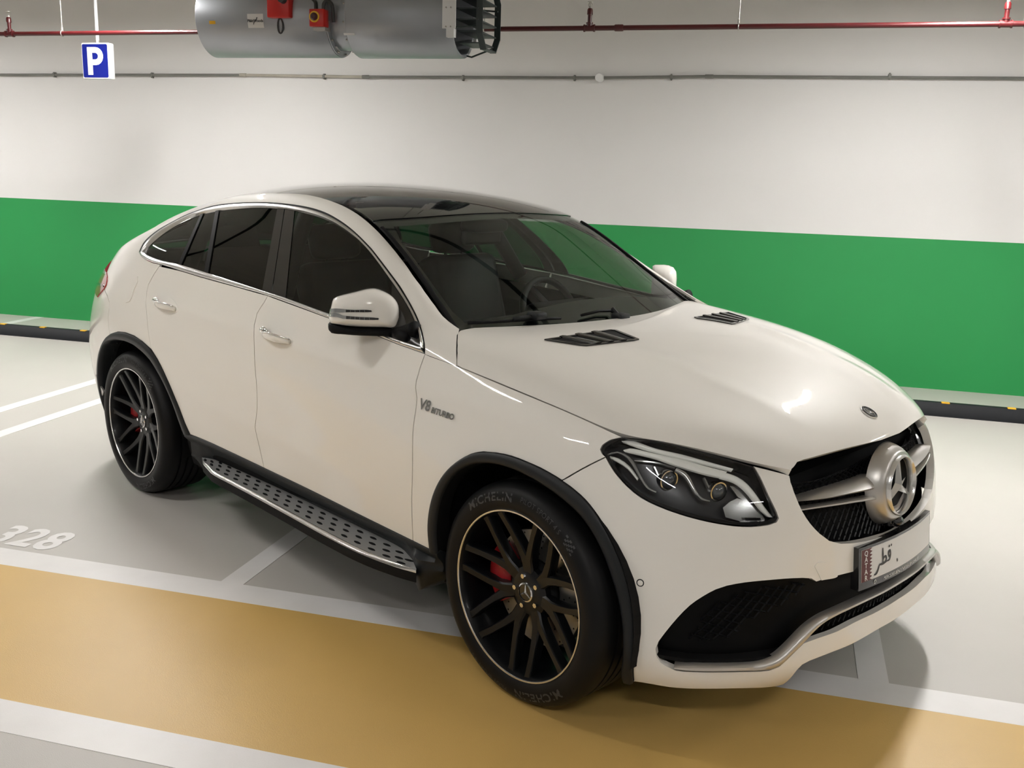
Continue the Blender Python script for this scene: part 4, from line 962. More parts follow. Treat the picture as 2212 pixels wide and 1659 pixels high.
def star_geo(R, w, hc, axis_fn):
    """three-pointed star: raised ridges; local plane (a,b), height h"""
    V = []; F = []
    for k in range(3):
        t = math.radians(90+120*k); tl = t+math.radians(60); tr = t-math.radians(60); b = len(V)
        V += [axis_fn(0, 0, hc), axis_fn(R*math.cos(t), R*math.sin(t), hc*.45), axis_fn(w*math.cos(tl), w*math.sin(tl), 0), axis_fn(w*math.cos(tr), w*math.sin(tr), 0), axis_fn(R*math.cos(t+.035), R*math.sin(t+.035), 0), axis_fn(R*math.cos(t-.035), R*math.sin(t-.035), 0)]
        F += [(b, b+2, b+4, b+1), (b, b+1, b+5, b+3)]
    return V, F
SX, SZ = .853, .795
Ms = Matrix.Translation((SX, 0, SZ)) @ Matrix.Rotation(math.radians(-6), 4, 'Y')
lathe('star_boss', [(.142, -.058), (.137, -.040), (.129, -.022), (.119, -.008), (.110, -.001), (.102, -.004), (.100, -.03), (0, -.034)], M_SILV, grille, 72, 'X', Ms, angle=60)
lathe('star_back', [(0, -.022), (.101, -.022), (.101, -.03), (0, -.03)], M_INTAKE, grille, 48, 'X', Ms)
lathe('star_ring', [(.093, -.012), (.0935, .008), (.0975, .0125), (.103, .008), (.1035, -.012)], M_STAR, grille, 72, 'X', Ms, close=True, angle=60)
V, F = star_geo(.095, .019, .018, lambda a, b, h: Ms @ Vector((h-.012, a, b)))
mkobj('star', V, F, M_STAR, grille)
bm = bmesh.new(); bmesh.ops.create_uvsphere(bm, u_segments=20, v_segments=12, radius=.022, matrix=Matrix.Translation((.853, .0, .668)) @ Matrix.Diagonal((1.1, 1.2, .9, 1))); bm_box(bm, (.78, -.03, .65), (.85, .03, .685), bev=.008)
from_bm('front_camera', bm, M_GLOSSB, grille, smooth=True)
# ---------------------------------------------------------------- registration plate
def plate_fit():
    uu, vv = np.meshgrid(np.linspace(0, 2.4, 25), np.linspace(2.3, 3.8, 16)); P = S.at(np.stack([uu.ravel(), vv.ravel()], 1)); y, z = P[:, 1], P[:, 2]
    A = np.stack([np.ones_like(y), y**2, y**4, z, z**2], 1); return np.linalg.lstsq(A, P[:, 0], rcond=None)[0]
PC = plate_fit()
def plx(y, z, off=0.): return np.array([PC[0]+PC[1]*y*y+PC[2]*y**4+PC[3]*z+PC[4]*z*z-.035*abs(y)**1.2*0+off, y, z])
def plate_slab(name, y0, y1, z0, z1, o0, o1, m, parent, n=24, r=.0):
    V = []; F = []; ys = np.linspace(y0, y1, n)
    for y in ys: V += [plx(y, z0, o0), plx(y, z1, o0), plx(y, z1, o1), plx(y, z0, o1)]
    for i in range(n-1):
        for k in range(4): F.append((4*i+k, 4*i+(k+1) % 4, 4*i+4+(k+1) % 4, 4*i+4+k))
    F += [(0, 1, 2, 3), tuple(4*(n-1)+k for k in (3, 2, 1, 0))]
    bm = bmesh.new(); vs = [bm.verts.new(tuple(v)) for v in V]
    for f in F: bm.faces.new([vs[i] for i in f])
    bmesh.ops.recalc_face_normals(bm, faces=bm.faces[:]); return from_bm(name, bm, m, parent)
def plate_text(name, body, size, y, z, m, parent, off, bold=0, shear=0, spacing=1, vert=False, sx=1.):
    V, F = text_geo(body, size, 0, bold, shear, spacing); VV = [plx(y+v[0]*sx, z+v[1], off) for v in V]; return mkobj(name, VV, F, m, parent)
PZ0, PZ1 = .497, .640; PW = .274
plate = plate_slab('plate_holder', -PW, PW, PZ0, PZ1, -.01, .018, M_GLOSSB, CAR)
pf = plate_slab('number_plate', -PW+.012, PW-.012, PZ0+.026, PZ1-.009, .01, .0195, M_PLATE, plate)
# maroon field with the serrated edge
y0 = -PW+.012; zz0, zz1 = PZ0+.026, PZ1-.009; teeth = []
for k in range(9):
    za, zb, zc_ = [zz0+(zz1-zz0)*(k+t)/9 for t in (0, .5, 1)]; teeth += [(y0+.058, za), (y0+.044, zb)] if k else [(y0+.058, za), (y0+.044, zb)]
teeth.append((y0+.058, zz1)); V = []; F = []
for i, (y, z) in enumerate(teeth): V += [plx(y0, z, .0203), plx(y, z, .0203)]
for i in range(len(teeth)-1): F.append((2*i, 2*i+2, 2*i+3, 2*i+1))
mf = mkobj('maroon_field', V, F, M_MAROON, plate)
for i, ch in enumerate('QATAR'): plate_text('plate_letter', ch, .024, y0+.023, zz1-.0215-i*.0208, M_PLATE, plate, .0212, bold=.0005)
def stroke(name, pts, r, parent):
    """pen stroke in plate coordinates (metres right / up of an origin)"""
    P = crom([(y, z) for y, z in pts], n=6); V = []; F = []
    for i, (y, z) in enumerate(P):
        t = P[min(i+1, len(P)-1)]-P[max(i-1, 0)]; t = t/(np.linalg.norm(t)+1e-9); n_ = np.array([-t[1], t[0]]); w = r*(.75+.5*math.sin(math.pi*i/(len(P)-1)))
        V += [plx(y-n_[0]*w, z-n_[1]*w, .0212), plx(y+n_[0]*w, z+n_[1]*w, .0212)]
    for i in range(len(P)-1): F.append((2*i, 2*i+2, 2*i+3, 2*i+1))
    return mkobj(name, V, F, M_INK, parent)
oy, oz = y0+.068, zz0+.018
qs = [(.0, -.006), (.012, -.004), (.022, .006), (.030, .022)], [(.030, .022), (.05, .021), (.075, .024)], [(.050, .024), (.055, .040), (.068, .042), (.072, .030), (.06, .023)], [(.052, .03), (.049, .075)], [(.075, .024), (.092, .026), (.098, .040), (.094, .056), (.085, .050), (.088, .038), (.098, .036)], [(.086, .073), (.093, .071)], [(.099, .074), (.106, .072)]
for q in qs: stroke('plate_script', [(oy+a, oz+b) for a, b in q], .0034, plate)
stroke('plate_script', [(oy+.142, oz+.016), (oy+.146, oz+.010), (oy+.143, oz+.006)], .003, plate)
plate_text('holder_print', '★ MERCEDES-BENZ | NASSER BIN KHALED'.replace('★ ', ''), .0165, .0, PZ0+.0065, M_STICK, plate, .0192, shear=.25, sx=.92)
lathe('holder_emblem', [(.0055, 0), (.0075, 0), (.0075, .0008), (.0055, .0008)], M_STICK, plate, 20, 'X', Matrix.Translation(plx(-.185, PZ0+.0125, .0185)), close=True)
# ---------------------------------------------------------------- headlamps
def offset_surf(sf, d, cols):
    net = sf.net.copy()
    I = np.arange(sf.nu); J = np.arange(sf.nv); uv = np.stack(np.meshgrid(np.clip(I, .02, sf.nu-1.02), np.clip(J, .02, sf.nv-1.02), indexing='ij'), -1).reshape(-1, 2)
    N = sf.normal(uv).reshape(sf.nu, sf.nv, 3); net = net-N*d; o = Surf(net[:cols], symu=True, res=(6, 6)); o.flip = sf.flip; return o
S3 = offset_surf(S, .022, 11); S5 = offset_surf(S, .048, 11)
HL_UV = px(S, HL_TIP, HL_LOW, HL_TOP[::-1])
_sc = metric(S, HL_UV); hl_in = inset(HL_UV*_sc, .009)/_sc; hl_out = inset(HL_UV*_sc, -.006)/_sc
lamps = panel('headlamp', S, hl_out, M_HLB, CAR, off=-.062, thick=0, step=.03)
LP = (lamps[0], lamps[1])
panel('lamp_border', S, inset(HL_UV*_sc, .002)/_sc, M_GLOSSB, LP, holes=[hl_in], off=-.002, thick=.045, step=.02)
panel('lamp_lens', S, hl_in, M_CLEAR, LP, off=-.001, thick=0, step=.03)
h_ = lambda *p: T('hl', *p)
def lb(name, sf, a, b, m, prof=RND, n=30): return band(name, sf, a, b, m, LP, prof, n=n)
panel('lamp_brow', S3, px(S3, h_((180,150),(330,95),(480,95),(700,122),(1000,187),(1300,262),(1600,350),(1740,415),(1600,435),(1300,352),(1000,268),(700,198),(430,108),(330,125),(230,180))), M_GLOSSB, LP, off=-.003, thick=.01)
lb('light_guide', S3, h_((330,122),(430,110),(700,203),(1000,273),(1300,357),(1600,440)), h_((345,140),(600,228),(900,302),(1300,398),(1580,468)), M_LED)
lb('light_guide', S3, h_((350,222),(430,200),(700,262),(1000,330),(1300,412),(1530,470)), h_((372,250),(700,325),(1000,425),(1300,510),(1470,545)), M_LED)
lb('light_guide', S3, h_((1480,470),(1650,530),(1760,610),(1860,730),(1955,870),(2045,985)), h_((1440,545),(1600,595),(1700,665),(1790,765),(1900,905),(1985,985)), M_LED)
lb('light_guide', S3, h_((165,270),(290,235),(430,300),(505,400),(565,520),(640,640),(735,690)), h_((160,290),(290,265),(400,330),(470,430),(535,550),(610,665),(715,715)), M_HLG, n=40)
lb('side_reflector', S3, h_((185,285),(300,318),(420,405),(525,545)), h_((200,325),(295,372),(395,440),(510,575)), M_LED)
lb('light_guide', S3, h_((955,425),(1060,475),(1125,560),(1180,680),(1250,765),(1330,795)), h_((930,470),(1030,530),(1090,620),(1150,720),(1220,795),(1325,818)), M_HLG, n=40)
lb('lamp_blade', S5, h_((480,330),(700,350),(950,400)), h_((470,360),(700,385),(930,440)), M_HLG)
panel('lamp_floor', S5, px(S5, h_((1470,880),(1630,775),(1880,905),(1940,1010),(1780,1050),(1500,985))), M_HLG, LP, off=.012, thick=.01, step=.02)
panel('side_lens', S5, px(S5, h_((1550,640),(1650,655),(1740,720),(1785,800),(1775,835),(1640,760))), M_HLG, LP, off=.01, thick=.01, step=.02)
for i in range(8):
    x = 1735+i*22; lb('cooling_rib', S3, h_((x,995),(x+14,1025)), h_((x+10,990),(x+24,1020)), M_GLOSSB, n=4)
for cx, cy, r in ((860, 560, .029), (1425, 690, .028)):
    uv = S5.hit(*h_((cx, cy))[0])[None]; P = S5.at(uv)[0]; d = np.array([.93, -.32, -.05])
    for sg, par in ((1, LP[0]), (-1, LP[1])):
        dv = Vector(d*[1, sg, 1]).normalized(); Mx = Matrix.Translation(Vector(P*[1, sg, 1])) @ dv.to_track_quat('Z', 'Y').to_matrix().to_4x4()
        b = lathe('projector', [(r*1.02, -.02), (r*1.12, .0), (r*1.12, .006), (r*.98, .006), (r*.98, -.02)], M_CHROME, par, 32, 'Z', Mx, close=True)
        lathe('projector_lens', [(0, .02), (r*.35, .0185), (r*.65, .014), (r*.88, .007), (r*.98, 0)], M_LENSB, par, 32, 'Z', Mx)
    x0 = cx-200; lb('lamp_vane', S5, h_((x0+20,cy-140),(x0+60,cy-60),(x0+130,cy+60)), h_((x0+60,cy-150),(x0+100,cy-60),(x0+150,cy+40)), M_HLG, n=14)
# ---------------------------------------------------------------- hood badge and vents
def H_disc(p, r):
    uv = H.hit(*p)[None]; P = H.at(uv)[0]; P[1] = 0; N = Vector((H.normal(uv)[0]*[1, 0, 1])).normalized(); up = Vector((-1, 0, 0)); X = up.cross(N).normalized(); Yv = N.cross(X)
    M = Matrix.Identity(4); M.col[0][:3] = X; M.col[1][:3] = Yv; M.col[2][:3] = N; M.col[3][:3] = P; return M
Mb = H_disc((1874, 892), .03)
bdg = lathe('hood_badge', [(0, .003), (.019, .003), (.02, .0015), (.0285, .0015), (.029, .004), (.031, .003), (.0315, -.002), (0, -.002)], M_CLAD, CAR, 40, 'Z', Mb)
lathe('badge_ring', [(.0285, .0), (.0285, .0042), (.0315, .0035), (.0318, .0)], M_CHROME, bdg, 40, 'Z', Mb, close=True)
lathe('badge_ring', [(.0185, .0), (.0185, .0042), (.0205, .0038), (.0205, .0)], M_CHROME, bdg, 40, 'Z', Mb, close=True)
V, F = star_geo(.019, .0042, .0035, lambda a, b, h: Mb @ Vector((a, b, h+.003))); mkobj('badge_star', V, F, M_STAR, bdg)
VENT = [(1178,735),(1262,748),(1380,735),(1325,713)]
vp_ = H.hits(resample(VENT+[VENT[0]], 33)[:-1])
vent = panel('hood_vent', H, vp_, M_MATTB, CAR, off=.0015, thick=.004, step=.03)
VP_ = (vent[0], vent[1])
vs_ = metric(H, vp_); panel('vent_frame', H, inset(vp_*vs_, -.004)/vs_, M_GLOSSB, VP_, holes=[inset(vp_*vs_, .008)/vs_], off=.005, thick=.008, step=.012)
q0, q1, q2, q3 = [H.hit(*p) for p in VENT]
for t in (.27, .5, .73):
    a0, a1 = q0*(1-t)+q3*t, q1*(1-t)+q2*t; A = resample(np.array([a0, a1]), 8); d = (q2-q1+q3-q0)/2*.06
    band('vent_slat', H, A-d, A+d, M_GLOSSB, VP_, [(0, -.004), (.1, .004), (.5, .006), (.9, .004), (1, -.004)], n=8, base=.003, uvin=True)
# ---------------------------------------------------------------- wheels
AX_Z = .39; RING = .2972
def wheel_proto(width):
    """right-hand wheel at the origin, outer face towards -Y"""
    w = width
    prof = [(.284, .02), (.290, .004), (.300, -.004), (.312, -.010), (.330, -.014), (.350, -.012), (.366, -.005), (.377, .006), (.3845, .020), (.3885, .036), (.390, .052)]
    for g in (.075, .115, .155, .195):
        if g < w-.08: prof += [(.390, g-.006), (.382, g-.005), (.382, g+.005), (.390, g+.006)]
    prof += [(.390, w-.055), (.3865, w-.035), (.378, w-.018), (.36, w-.006), (.33, w), (.30, w-.008), (.284, w-.02)]
    root = bpy.data.objects.new('wheel', None)
    rim_prof = [(RING+.001, -.003), (RING-.004, -.004), (.288, .006), (.284, .02), (.276, .06), (.272, .14), (.278, w-.02), (.284, w-.02), (.286, .03)]
    rim = lathe('wheel', rim_prof, M_RIM, None, 96, 'Y', angle=40, close=True)
    tyre = lathe('tire', prof, M_TYRE, rim, 128, 'Y', angle=35, close=True)
    ring = lathe('rim_edge', [(RING-.0055, -.0035), (RING-.004, -.0065), (RING+.001, -.0065), (RING+.0015, -.003)], M_ALU, rim, 96, 'Y', close=True, angle=60)
    hy = .050
    hub = lathe('hub', [(0, hy), (.052, hy), (.070, hy+.004), (.085, hy+.010), (.088, hy+.06), (0, hy+.06)], M_RIM, rim, 48, 'Y', angle=40)
    bm = bmesh.new()
    for s in (-1, 1):
        A = math.radians(17.3)*s; rings = []
        path = [(.045, 0, .021, hy+.006), (.085, math.radians(1.8)*s, .023, hy+.003), (.125, math.radians(5.2)*s, .0175, hy-.004), (.17, math.radians(10.)*s, .0150, hy-.013), (.23, math.radians(14.6)*s, .0135, hy-.027), (.275, A, .0145, .012), (.290, A+.006*s, .017, .008)]
        for r, a, hw, y in path:
            c = Vector((r*math.sin(a), 0, r*math.cos(a))); a2 = a+s*.45 if .1 < r < .26 else a; tg = Vector((math.cos(a2), 0, -math.sin(a2))); dp = .036 if r > .1 else .03
            rings.append([bm.verts.new(c+tg*(k*hw)+Vector((0, yy, 0))) for k, yy in ((-1, y+dp), (-1.0, y+.006), (-.72, y), (.72, y), (1.0, y+.006), (1, y+dp))])
        for i in range(len(rings)-1):
            for k in range(6): bm.faces.new((rings[i][k], rings[i][(k+1) % 6], rings[i+1][(k+1) % 6], rings[i+1][k]))
        bm.faces.new(rings[0]); bm.faces.new(rings[-1][::-1])
    bmesh.ops.recalc_face_normals(bm, faces=bm.faces[:])
    sp = from_bm('spoke', bm, M_RIM, rim, angle=35); sp0 = sp
    for k in range(7):
        o = sp0 if k == 0 else sp0.copy()
        if k: COL.objects.link(o)
        o.rotation_euler = (0, math.radians(-3+360/7*k), 0)
    cap = lathe('center_cap', [(0, hy-.006), (.027, hy-.006), (.028, hy-.004), (.033, hy-.004), (.034, hy+.004), (0, hy+.004)], M_GLOSSB, rim, 40, 'Y')
    lathe('cap_ring', [(.029, hy-.008), (.034, hy-.006), (.0345, hy+.002), (.029, hy)], M_CHROME, rim, 40, 'Y', close=True)
    V, F = star_geo(.028, .0055, .004, lambda a, b, h: (a, hy-.0065-h, b)); mkobj('cap_star', V, F, M_CHROME, rim)
    for k in range(5):
        t = math.radians(90+18+72*k); tube('lug_bolt', [(.056*math.cos(t), hy-.006, .056*math.sin(t)), (.056*math.cos(t), hy+.02, .056*math.sin(t))], .0088, M_CHROME, rim, 6)
    disc = lathe('brake_disc', [(.10, .105), (.205, .105), (.207, .108), (.207, .136), (.10, .136)], M_DISC, rim, 72, 'Y', close=True)
    bm = bmesh.new()
    for ring_r, nn, ph in ((.125, 16, 0), (.15, 18, .1), (.175, 22, .05), (.195, 26, .02)):
        for k in range(nn):
            t = 2*math.pi*k/nn+ph; v = bmesh.ops.create_circle(bm, cap_ends=True, segments=8, radius=.0035, matrix=Matrix.Translation((ring_r*math.cos(t), .1043, ring_r*math.sin(t))) @ Matrix.Rotation(math.pi/2, 4, 'X'))
    from_bm('disc_holes', bm, M_MATTB, rim)['kind'] = 'stuff'
    lathe('disc_bell', [(0, .08), (.09, .08), (.105, .095), (.105, .13), (0, .13)], M_MATTB, rim, 40, 'Y')
    bm = bmesh.new(); n = 16; a0, a1 = math.radians(140), math.radians(212); R = []
    for i in range(n+1):
        t = a0+(a1-a0)*i/n; e = 1-.12*abs(2*i/n-1)**3
        R.append([bm.verts.new((r*math.cos(t), y, r*math.sin(t))) for r, y in ((.118, .088), (.145, .07), (.195*e, .070), (.222*e, .085), (.224*e, .165), (.118, .165))])
    for i in range(n):
        for k in range(6): bm.faces.new((R[i][k], R[i][(k+1) % 6], R[i+1][(k+1) % 6], R[i+1][k]))
    bm.faces.new(R[0]); bm.faces.new(R[-1][::-1]); bmesh.ops.recalc_face_normals(bm, faces=bm.faces[:])
    cal = from_bm('brake_caliper', bm, M_CALI, rim, angle=40)
    # sidewall lettering
    py = [(r, y) for r, y in prof[:11]]; ry = np.array(py)
    def side(name, body, size, phc, r0, spacing=1., bold=.0, sx=1.):
        V, F = text_geo(body, size, 0, bold, 0, spacing); VV = []
        for x, y, _ in V:
            r = r0+y; ph = math.radians(phc)-x*sx/(r0+size*.35); VV.append((r*math.cos(ph), float(np.interp(r, ry[:, 0], ry[:, 1]))-.0012, r*math.sin(ph)))
        mkobj(name, VV, F, M_LETTER, rim)
    side('sidewall_lettering', 'MICHELIN', .040, 113, .332, 1.12, .001, 1.22); side('sidewall_lettering', 'PILOT SPORT 4 S', .024, 71, .343, 1.1, 0, 1.0)
    side('sidewall_lettering', 'MICHELIN', .040, 293, .332, 1.12, .001, 1.22); side('sidewall_lettering', 'PILOT SPORT 4 S', .024, 251, .343, 1.1, 0, 1.0)
    V = []; F = []
    for i in range(5):
        for j in range(5):
            if (i+j) % 2: continue
            ph = math.radians(50-i*1.6+j*.5); r = .340+j*.0055; k = len(V)
            for dr, dp in ((0, 0), (.0055, 0), (.0055, -1.6), (0, -1.6)):
                q = r+dr; p2 = ph+math.radians(dp); V.append((q*math.cos(p2), float(np.interp(q, ry[:, 0], ry[:, 1]))-.0012, q*math.sin(p2)))
            F.append((k, k+1, k+2, k+3))
    mkobj('sidewall_flag', V, F, M_LETTER, rim)
    return rim
def copy_tree(o, parent):
    c = o.copy(); COL.objects.link(c); c.parent = parent
    for ch in [x for x in bpy.data.objects if x.parent == o]: copy_tree(ch, c)
    return c
def place_wheels():
    for x, width, st, yy in ((0, .275, -.0237, .9669), (-2.915, .305, 0, .9673)):
        w = wheel_proto(width); l = copy_tree(w, CAR); w.parent = CAR
        w.location = (x, -yy, AX_Z); w.rotation_euler = (0, 0, st); l.location = (x, yy, AX_Z); l.rotation_euler = (0, 0, math.pi+st)
place_wheels()
# ---------------------------------------------------------------- sills and side steps
SZ_ = .345
def sill(B):
    top = S.at(S.hits(crom([T('z8', (958,1037))[0]]+SILL_R+SILL_F[1:]+[T('c5', (205,727))[0], T('c5', (243,745))[0]], step=14))); top = resample(top, 70)
    x0, x1 = top[0][0], top[-1][0]; o = np.argsort(B[:, 0]); bx, by = B[o, 0], B[o, 1]; V = []
    for p in top:
        yi = float(np.interp(p[0], bx, by)); yi = min(yi, -.80)
        e = min(1, min(p[0]-x0, x1-p[0])/.10); zb = SZ_-.004 if bx[0] < p[0] < bx[-1] else SZ_-.004; zl = .235+.10*(1-e)
        yi = yi*e+(-.945)*(1-e)
        V += [(p[0], p[1]+.012, p[2]+.012), (p[0], p[1]-.006, p[2]+.001), (p[0], p[1]-.004, p[2]-.012), (p[0], p[1]+.012, p[2]-.03), (p[0], min(p[1]+.03, yi), p[2]-.045), (p[0], yi+.004, zb+.012), (p[0], yi, zb), (p[0], yi+.02, zl), (p[0], -.78, zl-.01)]
    k = 9; F = [(i*k+j, (i+1)*k+j, (i+1)*k+j+1, i*k+j+1) for i in range(len(top)-1) for j in range(k-1)]; n = len(top); F += [tuple(range(k)), tuple((n-1)*k+j for j in range(k-1, -1, -1))]
    for sg in (1, -1):
        bm = bmesh.new(); vs = [bm.verts.new((v[0], v[1]*sg, v[2])) for v in V]
        for f in F: bm.faces.new([vs[i] for i in f])
        bmesh.ops.recalc_face_normals(bm, faces=bm.faces[:]); from_bm('sill_cladding', bm, M_CLAD, CAR, angle=50)
def step():
    out = [onz(*p, SZ_)[:2] for p in crom(T('c4', (685,822),(690,850),(740,905),(850,965),(1000,1045),(1200,1155),(1400,1265),(1600,1365),(1800,1440),(1923,1475)), step=14)]
    inn = [onz(*p, SZ_)[:2] for p in crom(T('c4', (685,822),(780,840),(900,890),(1100,985),(1400,1130),(1700,1275),(1850,1355),(1900,1410),(1925,1468)), step=14)]
    A = resample(np.array(out), 60); B = resample(np.array(inn), 60)
    V = []; prof = [(0, -.05), (0, -.012), (.04, -.002), (.09, .001), (.12, -.001), (1, -.001), (1, -.05)]
    for a, b in zip(A, B):
        for t, h in prof: q = a*(1-t)+b*t; V.append((q[0], q[1], SZ_+h))
    k = len(prof); F = []; fm = []
    for i in range(59):
        for j in range(k-1): F.append((i*k+j, i*k+j+1, (i+1)*k+j+1, (i+1)*k+j)); fm.append({0: 1, 1: 2, 2: 2, 3: 2, 4: 0, 5: 1}[j])
    F.append(tuple(i*k for i in range(60))+tuple(i*k+k-1 for i in range(59, -1, -1))); fm.append(1)
    def mk(s):
        bm = bmesh.new(); vs = [bm.verts.new((v[0], v[1]*s, v[2])) for v in V]
        for f, m in zip(F, fm):
            g = bm.faces.new([vs[i] for i in f]); g.material_index = m
        bmesh.ops.recalc_face_normals(bm, faces=bm.faces[:]); o = from_bm('side_step', bm, M_STEP, CAR, mats=[M_MATTB, M_ALU], angle=50)
        # rubber studs in three rows
        n = 0; me = None
        for row, t in enumerate((.30, .55, .80)):
            for i in range(2, 58, 3):
                f = i+(row % 2)*1.5; i0 = int(f); 
                if i0 > 56: continue
                g = f-i0; a = A[i0]*(1-g)+A[i0+1]*g; b = B[i0]*(1-g)+B[i0+1]*g; wdt = np.linalg.norm(a-b)
                if wdt < .07 and t > .5: continue
                if me is None:
                    b2 = bmesh.new(); top = []
                    for kk in range(12): th = 2*math.pi*kk/12; top.append((.021*math.cos(th)*(1 if abs(math.cos(th)) < .99 else 1.15), .0072*math.sin(th)))
                    lo = [b2.verts.new((x, y, -.001)) for x, y in top]; hi = [b2.verts.new((x*.85, y*.8, .0028)) for x, y in top]; b2.faces.new(hi)
                    for kk in range(12): b2.faces.new((lo[kk], lo[(kk+1) % 12], hi[(kk+1) % 12], hi[kk]))
                    me = bpy.data.meshes.new('rubber_stud'); b2.to_mesh(me); b2.free(); me.materials.append(M_MATTB)
                q = a*(1-t)+b*t; d = A[i0+1]-A[i0]; so = bpy.data.objects.new('rubber_stud', me); COL.objects.link(so); so.parent = o; so.location = (q[0], q[1]*s, SZ_-.001); so.rotation_euler = (0, 0, math.atan2(d[1], d[0])*s)
        return o
    for s in (1, -1):
        o = mk(s)
    sill(B)
    # bracket between step and sill
    for s in (1, -1): box('step_bracket', (-2.1, min(s*-.70, s*-.93), .25), (-.62, max(s*-.70, s*-.93), .325), M_MATTB, CAR)
step()
# ---------------------------------------------------------------- door handles
def handle(p0, p1, parent, bowl):
    uv = px(S, bowl, step=6); pan = panel('handle_bowl', S, uv, M_PAINT, parent, off=lambda Q: np.full(len(Q), .0015), thick=.004, step=.012)
    a, b = S.at(S.hit(*p0))[0], S.at(S.hit(*p1))[0]; na, nb = S.normal(S.hit(*p0)[None])[0], S.normal(S.hit(*p1)[None])[0]
    for sg, par in ((1, parent[0]), (-1, parent[1])):
        bm = bmesh.new(); rings = []; n = 14
        for i in range(n+1):
            t = i/n; c = a*(1-t)+b*t; nn = na*(1-t)+nb*t; lift = .010+.020*math.sin(math.pi*min(1, max(0, (t*1.06-.03))))**.6; hh = .013+.006*math.sin(math.pi*t)
            c = c+nn*lift; up = np.array([0, 0, 1.]); rings.append([bm.verts.new((c+up*hh*math.cos(k*math.pi/5)+nn*.008*math.sin(k*math.pi/5))*[1, sg, 1]) for k in range(10)])
        for i in range(n):
            for k in range(10): bm.faces.new((rings[i][k], rings[i][(k+1) % 10], rings[i+1][(k+1) % 10], rings[i+1][k]))
        bm.faces.new(rings[0]); bm.faces.new(rings[-1][::-1]); bmesh.ops.recalc_face_normals(bm, faces=bm.faces[:])
        h = from_bm('door_handle', bm, M_PAINT, par, smooth=True)
        bm = bmesh.new(); rings = []
        for i in range(n+1):
            t = .0+i/n; c = a*(1-t)+b*t; nn = na*(1-t)+nb*t; lift = .012+.020*math.sin(math.pi*min(1, max(0, (t*1.06-.03))))**.6
            c = c+nn*(lift+.003)+np.array([0, 0, .010+.004*math.sin(math.pi*t)]); rings.append([bm.verts.new((c+np.array([0, 0, 1.])*.0042*math.cos(k*math.pi/4)+nn*.0085*math.sin(k*math.pi/4))*[1, sg, 1]) for k in range(8)])
        for i in range(n):
            for k in range(8): bm.faces.new((rings[i][k], rings[i][(k+1) % 8], rings[i+1][(k+1) % 8], rings[i+1][k]))
        bm.faces.new(rings[0]); bm.faces.new(rings[-1][::-1]); bmesh.ops.recalc_face_normals(bm, faces=bm.faces[:])
        from_bm('handle_chrome', bm, M_CHROME, par, smooth=True)
        bm = bmesh.new(); c = (a*.92+b*.08)+na*.018+np.array([0, 0, .018]); bmesh.ops.create_uvsphere(bm, u_segments=16, v_segments=10, radius=1, matrix=Matrix.Translation(Vector(c*[1, sg, 1])) @ Matrix.Diagonal((.03, .012, .016, 1)))
        from_bm('handle_lock', bm, M_CHROME, par, smooth=True)
handle(T('c1', (1170,1030))[0], T('c1', (1325,1075))[0], (fdoor[0], fdoor[1]), T('c1', (1160,1020),(1180,995),(1220,985),(1270,1000),(1310,1035),(1335,1070),(1325,1095),(1270,1105),(1210,1090),(1170,1060),(1160,1020)))
handle(T('z3', (1210,885))[0], T('z3', (1520,965))[0], (rdoor[0], rdoor[1]), T('z3', (1180,840),(1230,775),(1320,755),(1420,775),(1500,850),(1545,940),(1530,1010),(1440,1050),(1330,1040),(1240,980),(1180,900),(1180,840)))
# ---------------------------------------------------------------- wing badge
def wing_text(body, size, p, q, bold, sx=1.):
    """lettering laid on the wing between two photo points"""
    V, F = text_geo(body, size, .0, bold, .12); w = V[:, 0].max()-V[:, 0].min(); a, b = S.hit(*p), S.hit(*q); A, B = S.at(a)[0], S.at(b)[0]
    t = (B-A)/np.linalg.norm(B-A); n_ = S.normal(((a+b)/2)[None])[0]; up = np.cross(t, n_); up *= 1 if up[2] > 0 else -1; k = np.linalg.norm(B-A)/w
    VV = [A+t*(v[0]-V[:, 0].min())*k+up*v[1]*k+n_*.004 for v in V]; nv = len(VV); VB = [v-n_*.006 for v in VV]; cnt = {}
    for f in F:
        for i in range(len(f)): cnt[(f[i], f[(i+1) % len(f)])] = 1
    FF = list(F)+[(b_, a_, a_+nv, b_+nv) for a_, b_ in cnt if (b_, a_) not in cnt]
    return VV+VB, FF
for body, p, q, bold in (('V8', T('c2', (508,1308))[0], T('c2', (565,1326))[0], .02), ('BITURBO', T('c2', (571,1330))[0], T('c2', (690,1371))[0], .025)):
    V, F = wing_text(body, 1., p, q, bold); mkobj('wing_badge', V, F, M_CHROME, fender[0])
    V2 = np.array(V)*[1, -1, 1]; c = np.mean(V2, 0); V2[:, 0] = 2*c[0]-V2[:, 0]; mkobj('wing_badge', V2, F, M_CHROME, fender[1])
